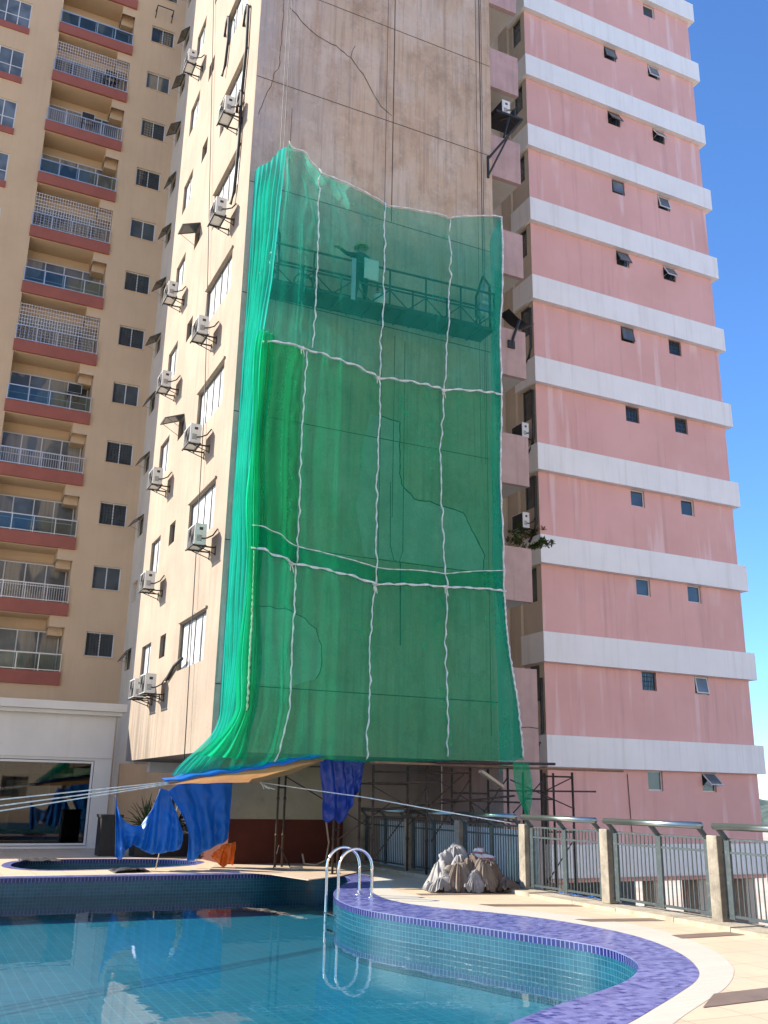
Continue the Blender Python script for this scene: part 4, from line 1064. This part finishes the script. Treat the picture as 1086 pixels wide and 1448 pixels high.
scaffold('black scaffold bay outside the railing in front of the grey base wall', [(11.0, 18.5, -4.15, 2.24), (11.05, 19.4, -4.15, 2.24), (11.9, 18.4, -4.15, 2.26), (11.95, 19.3, -4.15, 2.26)],
         [((10.2, 18.4, 1.55), (12.2, 18.4, 1.52)), ((10.6, 18.42, 1.1), (12.2, 18.4, 1.12)), ((11.05, 19.4, 1.7), (11.95, 19.3, 1.7))],
         [((10.0, 18.45, 2.05), (11.9, 18.4, 1.0)), ((11.0, 18.5, .9), (11.9, 18.4, 2.05)), ((10.0, 18.45, .7), (11.0, 18.5, 2.0)), ((11.95, 19.3, .4), (11.0, 18.5, 1.5))],
         [(11.3, 18.7, 12.7, 18.95, 2.24)])
scaffold('rightmost black scaffold bay with long poles sticking out across the pink wall', [(12.87, 18.5, -4.15, 2.2), (12.9, 19.3, -4.15, 2.2), (13.72, 18.5, -4.15, 2.2), (13.76, 19.3, -4.15, 2.2)],
         [((11.4, 18.42, 1.76), (14.45, 18.6, 1.79)), ((12.87, 18.5, 2.1), (13.72, 18.5, 2.1)), ((12.9, 19.3, 1.6), (13.76, 19.3, 1.6)), ((12.87, 18.5, .9), (13.72, 18.5, .9))],
         [((11.95, 18.38, 2.0), (13.72, 18.46, 1.4)), ((12.87, 18.46, 1.75), (13.72, 18.46, 2.1)), ((12.0, 18.36, 1.3), (12.87, 18.46, 2.0)), ((12.87, 18.5, .9), (12.2, 18.5, -.3)), ((12.87, 18.45, -.2), (13.72, 18.45, .8))],
         [(12.0, 18.35, 15.1, 18.47, 2.24)])
for i, (p, q, lab) in enumerate((((10.0, 18.2, 2.31), (13.0, 18.15, 2.36), 'long dark pole lying on the scaffold along the bottom of the net'),)):
    tag(MB().tube([p, q], .03, 8).build('pole', 'rust_tube', None, True), lab, 'pole')
# timber pieces on the scaffold
tag(MB().box(-.35, -.06, -.03, .35, .06, .03).build('timber_offcut', 'ply', None, False, (11.35, 18.2, 2.0)), 'short pale timber offcut tilted under the scaffold planks', 'timber').rotation_euler = (0, .45, .2)

# ------------------------------------------------------------------ tarps, canopy, ropes
def cloth(topc, botc, y, nu, nv, pleat, amp, seed, ydrift=0.0, ledge=0.0, redge=0.0):
    def fn(u, v):
        a = polyat([(p[0], 0, p[1]) for p in topc], u); b = polyat([(p[0], 0, p[1]) for p in botc], u); p = a.lerp(b, v)
        d = amp * math.sin(u * pleat + 1.5 * noise.noise((u * 3, v, seed))) * (.35 + .65 * v) + .08 * noise.noise((u * 4, v * 2.5, seed + 3)) + .03 * noise.noise((u * 11, v * 8, seed + 5))
        p.x += (ledge * math.exp(-u * 5) + redge * math.exp(-(1 - u) * 5)) * math.sin(PI * v)
        return (p.x, y + d + ydrift * v, p.z)
    return MB().grid(fn, nu, nv)
def thick(o, t=.008):
    m = o.modifiers.new('thick', 'SOLIDIFY'); m.thickness = t; return o
o = cloth([(4.03, 1.51), (4.14, 1.13), (4.28, .98), (4.45, .90), (4.64, .9), (4.84, 1.25), (4.98, 1.69), (5.15, 1.64), (5.34, 1.25), (5.5, .92)],
          [(4.14, .27), (4.25, .2), (4.36, .38), (4.48, .52), (4.69, .40), (4.9, .31), (5.1, .33), (5.3, .36), (5.54, .41)], 21.7, 90, 40, 40, .07, 1, 0, 0, .06).build('hanging_tarp', 'blue_tarp', None, True)
tag(thick(o), 'bright blue tarp sagging between two ties, hanging in front of the dark plants', 'tarp')
o = cloth([(5.2, 1.62), (5.45, 1.8), (5.72, 1.83), (6.2, 1.86), (6.7, 1.84)], [(5.75, .14), (5.9, .16), (6.1, .3), (6.3, .42), (6.5, .5), (6.68, .62)], 21.95, 70, 40, 20, .06, 4, 0, .22).build('hanging_tarp', 'blue_tarp', None, True)
tag(thick(o), 'wide blue tarp hanging straight down left of the maroon column', 'tarp')
o = cloth([(7.64, 2.31), (8.0, 2.33), (8.3, 2.32), (8.66, 2.31)], [(7.74, 1.15), (7.85, 1.05), (8.0, 1.14), (8.15, 1.04), (8.3, 1.2), (8.42, 1.5), (8.6, 1.85)], 18.95, 60, 36, 26, .05, 8).build('hanging_tarp', 'navy_tarp', None, True)
tag(thick(o), 'dark navy tarp hanging in a point from the scaffold, right of the orange-lined canopy', 'tarp')
o = cloth([(6.45, .47), (6.55, .52), (6.78, .56)], [(6.22, .27), (6.4, .10), (6.52, .02), (6.62, .12), (6.76, .06)], 21.7, 40, 24, 15, .06, 12).build('orange_cloth', 'orange_cloth', None, True)
tag(thick(o, .01), 'crumpled bright orange cloth at the foot of the blue tarp beside the maroon column', 'cloth')
can = empty('canopy_tarp', 'low tarp canopy with a blue rolled edge and orange underside, stretched under the net', 'canopy', (6, 18.6, 1.8))
CT = Part(can)
cu_top = [(4.3, 18.5, 1.75), (5.09, 18.5, 1.93), (6.2, 18.5, 2.10), (7.1, 18.5, 2.27), (7.55, 18.5, 2.32)]
cu_low = [(4.36, 18.7, 1.745), (5.6, 19.6, 1.80), (6.70, 20.0, 1.842), (7.2, 19.6, 2.0), (7.6, 18.7, 2.28)]
CT.add(MB().grid(lambda u, v: (lambda a, b: tuple(a.lerp(b, v) + Vector((0, 0, -.02 * math.sin(v * PI) + .012 * noise.noise((u * 9, v * 4, 1))))))(polyat(cu_top, u), polyat(cu_low, u)), 50, 14), 'underside', 'orange_tarp', True)
CT.add(MB().grid(lambda u, v: tuple(polyat(cu_top, u) + Vector((0, -.02 + .30 * v * v - .05 * math.sin(v * 3), .035 + .06 * v + (-.10 * (1 - v)) * math.sin(PI * min(1, u * 1.1)) ** .5 * .6 + .015 * math.sin(u * 40 + v * 2)))), 70, 8), 'rolled_edge', 'blue_tarp', True)
def line(name, pts, r, mat, label, sag=0.0, group=None, cat='rope', n=14):
    P = [polyat(pts, k / n) for k in range(n + 1)]
    if sag: P = [p + Vector((0, 0, -sag * math.sin(PI * k / n))) for k, p in enumerate(P)]
    return tag(MB().tube(P, r, 6).build(name, mat, None, True), label, cat, group)
tip = Vector((4.42, 18.55, 1.79))
for i, (z, lab) in enumerate(((1.45, 'topmost of the three white ropes running left from the canopy tip'), (1.39, 'middle one of the three white ropes running left from the canopy tip'),
                              (1.345, 'lowest of the three white ropes running left from the canopy tip'))):
    e = Vector((1.26, 16, z)); far = tip + (e - tip) * 2.6
    line('rope', [tip + Vector((0, 0, -.02 * i)), far], .010, 'rope_white', lab, .02 * i, 'ropes tying the canopy')
line('rope', [(6.68, 19.95, 1.84), (8.3, 18.0, 1.60), (10.02, 15.4, 1.17)], .011, 'rope_white', 'white rope stretched from the canopy corner across to the railing post', .03, 'ropes tying the canopy')
line('rope', [(5.50, 25.66, 27.2), (5.50, 22.55, 11.5), (5.46, 21.67, 2.07)], .012, 'cable', 'thin cable hanging down the sunlit wall of the tower', 0, None, 'cable')
k = MB()
for q in range(5): k.tube([(6.68, 19.93, 1.84), (6.72 + .04 * q, 19.9, 1.79 - .015 * q), (6.76 + .06 * q, 19.88, 1.70 + .02 * (q % 2))], .010, 5)
tag(k.build('rope_knot', 'rope_white', None, True), 'loose white rope ends knotted at the canopy corner', 'rope')

# ------------------------------------------------------------------ railing along the deck edge
XF = 10.2
posts = [22.28, 19.8, 17.55, 15.2, 12.87, 10.5, 8.15, 5.8]
plab = ['concrete railing post at the far end by the scaffold', 'concrete railing post behind the far end of the sack heap', 'concrete railing post right behind the sack heap', 'concrete railing post with the white rope tied to it, just right of the sack heap',
        'concrete post between the second and third nearest railing panels seen whole', 'weathered concrete post nearest the camera, at the right edge', 'concrete post outside the right edge of the photo', 'farthest-right concrete post outside the photo']
for y, lab in zip(posts[:6], plab):
    m = MB(); s = .10
    m.box(XF - s, y - s, .05, XF + s, y + s, 1.16); 
    o = m.build('concrete_post', 'post_conc'); o.location = (0, 0, 0); bv = o.modifiers.new('bevel', 'BEVEL'); bv.width = .012; bv.segments = 2
    tag(o, lab, 'post', 'concrete posts of the railing')
def make_panel(L):
    r = empty('metal_railing', '-', 'railing', (0, 0, 0), 'railing panels between concrete posts')
    f = MB(); y0, y1 = .13, L - .13; ym = L / 2
    for y in (y0, ym - .055, y1 - .11): f.box(-.02, y, .10, .02, y + .11, 1.13)
    for z, t in ((.12, .035), (.93, .03), (1.10, .03)): f.box(-.014, y0 + .11, z, .014, ym - .055, z + t); f.box(-.014, ym + .055, z, .014, y1 - .11, z + t)
    for z in (.13, .935): 
        f.box(-.010, .09, z, .010, y0, z + .02); f.box(-.010, y1, z, .010, L - .09, z + .02)
    f.build('frame', 'rail_paint', r)
    b = MB(); n = 9
    for a, c in ((y0 + .11, ym - .055), (ym + .055, y1 - .11)):
        for q in range(1, n + 1):
            y = a + (c - a) * q / (n + 1); b.box(-.007, y - .007, .155, .007, y + .007, 1.10)
    b.build('bars', 'rail_paint', r)
    h = MB(); h.tube([(-.15, .12, 1.285), (-.15, L - .12, 1.285)], .047, 14); h.build('handrail', 'steel_rail', r, True)
    for y in (y0 + .055, ym, y1 - .055):
        k = MB(); q = [(-.02, 1.10), (.02, 1.13), (-.12, 1.275), (-.165, 1.245)]
        i = len(k.v)
        for yy in (y - .025, y + .025): k.v += [(p[0], yy, p[1]) for p in q]
        k.f += [(0, 1, 2, 3), (7, 6, 5, 4), (0, 4, 5, 1), (1, 5, 6, 2), (2, 6, 7, 3), (3, 7, 4, 0)]
        k.build('rail_bracket', 'rail_paint', r)
    return r
pan = make_panel(2.35)
panl = ['railing panel farthest away, behind the scaffold at the base of the tower', 'railing panel behind the left half of the sack heap', 'railing panel behind the right half of the sack heap',
        'grey-green railing panel just right of the sack heap, with scaffold poles behind', 'grey-green railing panel with a bright steel handrail in front of the white parking fascia', 'grey-green railing panel cut off by the right edge of the photo']
for i in range(6):
    o = pan if i == 0 else copy_tree(pan)
    ya = posts[i + 1]; yb = posts[i]; o.location = (XF, ya, 0); o.scale = (1, (yb - ya) / 2.35, 1); o['label'] = panl[i]
# corrugated sheeting behind the far panels
m = MB(); 
def corr(u, v): 
    y = 15.4 + u * 6.8; return (10.62 + .018 * math.sin(y * 2 * PI / .09), y, -.25 + 1.28 * v)
m.grid(corr, 420, 1); o = m.build('corrugated_sheet', 'corr', None, True); tag(o, 'grey corrugated metal sheeting standing behind the far railing panels', 'sheet metal')

# ------------------------------------------------------------------ pool ladder
lad = empty('pool_ladder', 'stainless steel pool ladder with two hooped handrails at the tip of the curved pool edge', 'ladder', (6.75, 15.4, 0))
Ld = Part(lad)
for s, nm in ((-.25, 'handrail'), (.25, 'handrail')):
    # local frame: ladder faces the pool (direction -X, slightly -Y)
    d = Vector((-1, -.0, 0)).normalized(); n = Vector((-d.y, d.x, 0)); c = Vector((6.80, 15.35, 0)) + n * s
    P = []
    P.append(c + d * -.28 + Vector((0, 0, .005))); P.append(c + d * -.28 + Vector((0, 0, .40)))
    for q in range(9):
        a = PI * q / 8; P.append(c + d * (.02 - .30 * math.cos(a)) + Vector((0, 0, .46 + .30 * math.sin(a))))
    P.append(c + d * .32 + Vector((0, 0, .2))); P.append(c + d * .32 + Vector((0, 0, -.4))); P.append(c + d * .32 + Vector((0, 0, -.735)))
    sm_ = catmull([tuple(p) for p in P], 4, closed=False)
    Ld.add(MB().tube(sm_, .024, 10), nm, 'steel', True)
    f = MB(); f.disc(tuple(c + d * -.28 + Vector((0, 0, .004))), .055, (0, 0, 1), 16, .012); Ld.add(f, 'floor_flange', 'steel', True)
for z in (-.25, -.52):
    c = Vector((6.80, 15.35, z)) + Vector((-.32, 0, 0)); st = MB(); st.box(c.x - .05, c.y - .24, z - .012, c.x + .05, c.y + .24, z + .012); Ld.add(st, 'step', 'steel')

# ------------------------------------------------------------------ sacks
# a heap of crumpled, half-empty woven sacks: each one drapes over the heap with deep folds and loose, lifted edges
def thick(o, t=.008):
    m = o.modifiers.new('thick', 'SOLIDIFY'); m.thickness = t; return o
def heap(x, y):
    dx, dy = (x - 9.38) / .78, (y - 15.88) / .62
    r = math.hypot(dx, dy)
    lump = .22 * noise.noise((x * 3.1, y * 3.1, 4)) + .12 * noise.noise((x * 6.3, y * 6.3, 9))
    return max(0, (1 - min(1, r) ** 3.2)) * (.31 + .8 * lump)
def heap_fn(u, v):
    a = u * 2 * PI; x, y = 9.38 + .74 * v * math.cos(a), 15.88 + .60 * v * math.sin(a)
    return (x, y, max(.004, heap(x, y) - .05))
tag(MB().grid(heap_fn, 80, 30).build('sack', 'sack_brown', None, True), 'full dark brown sack at the bottom of the heap, mostly buried under the crumpled ones', 'sack', 'rubbish sacks by the railing')
def ridge(p, k=2.2): return 1 - abs(noise.noise(p)) * k
def sack(cx, cy, R, lift, mat, label, seed, puff=.12, stretch=1.0, rz=0.0):
    def fn(u, v):
        a = u * 2 * PI; ca, sa = math.cos(a), math.sin(a)
        rad = R * v * (1 + .28 * noise.noise((ca * 1.4 + seed, sa * 1.4, seed)) + .10 * math.cos(4 * a + seed) + .07 * noise.noise((ca * 4, sa * 4 + seed, 2)))
        lx, ly = rad * ca * stretch, rad * sa / stretch
        x = cx + lx * math.cos(rz) - ly * math.sin(rz); y = cy + lx * math.sin(rz) + ly * math.cos(rz)
        w = .35 * noise.noise((x * 4 + seed, y * 4, 3))
        radial = ridge((ca * 2.6 + seed + w, sa * 2.6 + w, v * .5 + seed)) * v          # folds running down from the top
        cross = ridge((x * 5.5 + w * 3 + seed, y * 5.5 - w * 2, seed)) ; fine = ridge((x * 13 + w * 5, y * 13 + seed, 1))
        z = heap(x, y) + lift + puff * (1 - v ** 2.0) + .105 * radial + .055 * cross + .018 * fine
        z += .06 * v ** 4 * math.sin(a * 3 + seed * 2)                                  # lifted lips
        out = .05 * radial * v
        x += out * ca; y += out * sa
        z -= .10 * v ** 3
        return (x, y, max(.006 + .02 * abs(fine), z))
    o = thick(MB().grid(fn, 140, 44).build('sack', mat, None, True), .006)
    return tag(o, label, 'sack', 'rubbish sacks by the railing')
sack(8.84, 16.0, .27, .0, 'sack_grey', 'grey-white crumpled sack at the far left end of the heap', 1.3, .16)
sack(9.02, 15.60, .22, .0, 'sack_tan', 'greyish tan crumpled sack at the front left of the heap', 2.7, .20)
sack(9.68, 15.58, .24, .02, 'sack_brown', 'brown burlap sack slumped at the front right of the heap', 3.9, .20, 1.1)
sack(9.86, 15.92, .25, .02, 'sack_tan', 'tan sack hanging down the right side of the heap beside the railing', 5.2, .18)
sack(9.18, 16.02, .26, .14, 'sack_grey', 'pale grey crumpled sack highest at the top left of the heap', 6.1, .26, 1.2, .5)
sack(9.64, 15.88, .22, .10, 'sack_stripe', 'striped sack with green and white marks on top of the heap', 7.7, .20)
sack(9.36, 15.72, .24, .08, 'sack_brown', 'big brown sack with deep folds over the front middle of the heap', 8.4, .20)
sack(9.12, 15.78, .15, .10, 'sack_grey', 'grey rag-like sack folded between the pale top sack and the brown middle one', 12.4, .16, 1.3, .8)
sack(9.45, 15.42, .20, .02, 'sack_tan', 'tan sack with an open fold low in the front middle of the heap', 13.7, .20)
sack(8.70, 15.66, .19, .0, 'sack_grey', 'small white rag-like sack on the paving at the left foot of the heap', 9.6, .16, 1.3)
sack(9.82, 15.30, .18, .0, 'sack_brown', 'small brown sack on the paving at the lower right corner of the heap', 10.3, .18)
sack(9.20, 15.36, .13, .0, 'sack_grey', 'little pale rag on the paving in front of the heap', 11.2, .13, 1.2)

# ------------------------------------------------------------------ plywood, mats, plants, odds and ends
pw_ = MB(); pts = [(6.1, 21.3), (6.97, 19.7), (7.22, 18.3), (8.2, 19.0), (9.75, 20.7), (9.75, 22.6), (6.6, 22.6)]
n = len(pts); pw_.v = [(x, y, .008) for x, y in pts] + [(x, y, .026) for x, y in pts]; pw_.f = [tuple(reversed(range(n))), tuple(range(n, 2 * n))] + [(i, (i + 1) % n, n + (i + 1) % n, n + i) for i in range(n)]
tag(pw_.build('plywood_sheet', 'ply'), 'worn plywood sheeting laid over the pool corner in front of the maroon column', 'plywood')
mb = MB(); mb.grid(lambda u, v: (4.0 + .75 * u, 20.85 + .75 * v + .2 * u, .015 + .07 * abs(noise.noise((u * 4, v * 4, 1))) + .05 * math.sin(u * 3) * (1 - v)), 20, 14)
tag(thick(mb.build('black_sheet', 'mat_black', None, True), .012), 'crumpled black sheet lying on the deck between the two pools', 'sheet')
mb = MB(); mb.grid(lambda u, v: (2.55 + .9 * u, 24.6 + .8 * v - .3 * u, .02 + .06 * abs(noise.noise((u * 4, v * 4, 7)))), 20, 14)
tag(thick(mb.build('black_sheet', 'mat_black', None, True), .012), 'flat black sheet on the far rim of the small spa pool', 'sheet')
tag(MB().tube([(5.15, 21.9, .5), (5.02, 21.7, .01)], .012, 6).build('stick', 'ply', None, True), 'thin stick leaning under the sagging blue tarp', 'stick')
line('hose', [(9.2, 22.3, 1.0), (9.25, 22.2, .5), (9.1, 22.0, .12), (8.8, 21.9, .03), (8.6, 22.1, .05), (8.62, 22.3, .25)], .022, 'ply', 'grey hose hanging and curling at the foot of the maroon column', 0, None, 'hose', 40)
tag(MB().box(-.14, -.05, 0, .14, .05, .05).build('trowel_tray', 'alu', None, False, (7.95, 20.9, .028)), 'small grey metal tray on the plywood beside the scaffold foot', 'tray')
# planter with spiky dark plants behind the blue tarp
pln = empty('planter', 'black square planter at the clubhouse corner behind the blue tarp', 'planter', (4.85, 26.6, 0))
MB().box(-.26, -.3, 0, .26, .3, .95).build('tub', 'planter', pln); MB().box(-.29, -.33, .951, .29, .33, 1.02).build('rim', 'planter', pln)
def spiky(name, loc, label, n, L, mat, seed, spread=1.0):
    rr = random.Random(seed); m = MB()
    for q in range(n):
        a = rr.uniform(0, 2 * PI); el = rr.uniform(.35, 1.35); l = L * rr.uniform(.6, 1.1); w = .035 * rr.uniform(.7, 1.4); p = Vector((rr.uniform(-.12, .12), rr.uniform(-.12, .12), 0))
        d = Vector((math.cos(a) * math.cos(el) * spread, math.sin(a) * math.cos(el) * spread, math.sin(el))); s = Vector((-math.sin(a), math.cos(a), 0)); prev = None
        for k in range(6):
            t = k / 5; ww = w * (1 - t) ** .7 + .002; c = p + d * l * t + Vector((0, 0, -.55 * l * t * t * math.cos(el)))
            cur = (c - s * ww, c + Vector((0, 0, -.012)), c + s * ww)
            if prev: m.quad(prev[0], prev[1], cur[1], cur[0]); m.quad(prev[1], prev[2], cur[2], cur[1])
            prev = cur
    r = empty(name, label, 'plant', loc); m.build('leaves', mat, r); MB().tube([(0, 0, -.3), (0, 0, .25)], [.06, .03], 7).build('stem', 'plank', r, True); return r
b2 = empty('planter_box', 'long low black planter box under the tower overhang behind the hanging tarps', 'planter', (6.3, 26.2, 0))
MB().box(-.9, -.35, 0, 1.3, .35, .55).build('tub', 'planter', b2)
for i, (x, y, lab) in enumerate(((5.75, 26.1, 'dark spiky plant at the left end of the low planter box under the overhang'), (6.4, 26.3, 'tall dark spiky plant behind the gap between the two blue tarps'), (7.1, 26.1, 'dark spiky plant at the column end of the low planter box'))):
    spiky('spiky_plant', (x, y, .56), lab, 110, 1.15 + .2 * (i == 1), 'dark_leaf', 10 + i)
def shrub(loc, label, seed):
    rr = random.Random(seed); st = MB(); lf = MB()
    for q in range(9):
        a = rr.uniform(-.5, .5) + (PI if q % 3 == 0 else -.3); l = rr.uniform(.5, 1.05); p = Vector((0, 0, 0)); pts = [p.copy()]
        d = Vector((math.cos(a), math.sin(a) - .4, rr.uniform(.0, .9)))
        for k in range(5):
            p = p + d.normalized() * l / 5; d += Vector((rr.uniform(-.3, .3), rr.uniform(-.3, .3), rr.uniform(-.25, .2))); pts.append(p.copy())
            for j in range(18 if k > 1 else 5):
                e = Vector((rr.uniform(-1, 1), rr.uniform(-1, 1), rr.uniform(-.5, 1))).normalized(); s = e.cross(Vector((0, 0, 1))).normalized() * .034; L = rr.uniform(.10, .20)
                lf.quad(p, p + e * L * .5 + s, p + e * L, p + e * L * .5 - s)
        st.tube(pts, [.012, .01, .009, .008, .006, .004], 5)
    r = empty('shrub', label, 'shrub', loc); r.scale = (.78, .78, .78); st.build('branches', 'plank', r, True); lf.build('leaves', 'leaf', r); return r
shrub((14.0, 20.5, 8.0), 'small green shrub growing over the parapet in the recess beside the pink block', 3)
shrub((16.95, 24.8, 9.75), 'sprig of green leaves hanging under the outdoor unit beside the pink block', 8)
# low roof and sheets seen through the railing below deck level
o = MB().grid(lambda u, v: (13.5 + 9.5 * u, 19.0 + 2.6 * v, -2.35 - .25 * v + .02 * math.sin(u * 300)), 300, 1).build('carport_roof', 'corr', None, True); tag(thick(o, .02), 'low grey corrugated carport roof below the deck beyond the railing', 'roof')
cp = [(13.8, 19.2), (18.0, 19.2), (22.7, 19.2), (13.8, 21.4), (18.0, 21.4), (22.7, 21.4)]
for x, y in cp:
    p = MB().tube([(x, y, -4.2), (x, y, -2.4)], .04, 8).build('post', 'steel_rail', o, True)
o = MB().grid(lambda u, v: (10.45 + .5 * u, 13.3 + 1.3 * v, .06 - .16 * u + .03 * noise.noise((u * 4, v * 5, 2))), 10, 20).build('blue_sheet', 'blue_tarp', None, True)
tag(thick(o), 'small bright blue sheet lying on the ledge outside the railing', 'sheet')
MB().box(10.42, -20, -.6, 11.1, 22.4, -.16).build('ledge', 'base_conc')['kind'] = 'structure'
o = MB().grid(lambda u, v: (10.5 + .45 * u, 10.9 + 1.7 * v, -.1 + .06 * noise.noise((u * 4, v * 6, 12)) + .03), 10, 24).build('white_sheet', 'sheet_white', None, True)
tag(thick(o), 'crumpled whitish sheet lying on the ledge outside the nearest railing panels', 'sheet')

# ------------------------------------------------------------------ light, sky, camera
L_dir = Vector((1.0, -.70, -.72)).normalized()
to_sun = -L_dir
elev = math.asin(to_sun.z); az = math.atan2(to_sun.x, to_sun.y)     # clockwise from +Y
sun = bpy.data.lights.new('sun', 'SUN'); sun.energy = 5.0; sun.angle = math.radians(.5); sun.color = (1.0, .90, .76)
so = bpy.data.objects.new('sun', sun); COL.objects.link(so); so.rotation_euler = to_sun.to_track_quat('Z', 'Y').to_euler(); so.location = (-30, 40, 50)
wd = bpy.data.worlds.new('World'); scene.world = wd; wd.use_nodes = True
nt = wd.node_tree; bg = nt.nodes['Background']
sky = nt.nodes.new('ShaderNodeTexSky'); sky.sky_type = 'NISHITA'; sky.sun_disc = False
sky.sun_elevation = elev; sky.sun_rotation = az; sky.air_density = 1.0; sky.dust_density = 0.0; sky.ozone_density = 10.0; sky.altitude = 50
nt.links.new(sky.outputs[0], bg.inputs[0]); bg.inputs[1].default_value = .12
cam = bpy.data.cameras.new('camera'); cam.sensor_fit = 'VERTICAL'; cam.sensor_height = 36; cam.sensor_width = 27
cam.lens = 1336.45 / 1448 * 36; cam.clip_end = 6000; cam.clip_start = .05
co = bpy.data.objects.new('camera', cam); COL.objects.link(co)
pit, roll, yaw = 0.29213005, 0.0182433, 0.44379329
fw = Vector((math.sin(yaw) * math.cos(pit), math.cos(yaw) * math.cos(pit), math.sin(pit)))
r = fw.cross(Vector((0, 0, 1))).normalized(); u = r.cross(fw)
r2 = r * math.cos(roll) + u * math.sin(roll); u2 = -r * math.sin(roll) + u * math.cos(roll)
mw = Matrix((r2, u2, -fw)).transposed().to_4x4(); mw.translation = (0, 0, 1.6)
co.matrix_world = mw
scene.camera = co
vs = scene.view_settings; vs.view_transform = 'Standard'; vs.look = 'None'; vs.gamma = 1; vs.exposure = 1.4; vs.use_curve_mapping = False
scene.cycles.transparent_max_bounces = 16; scene.cycles.max_bounces = 8
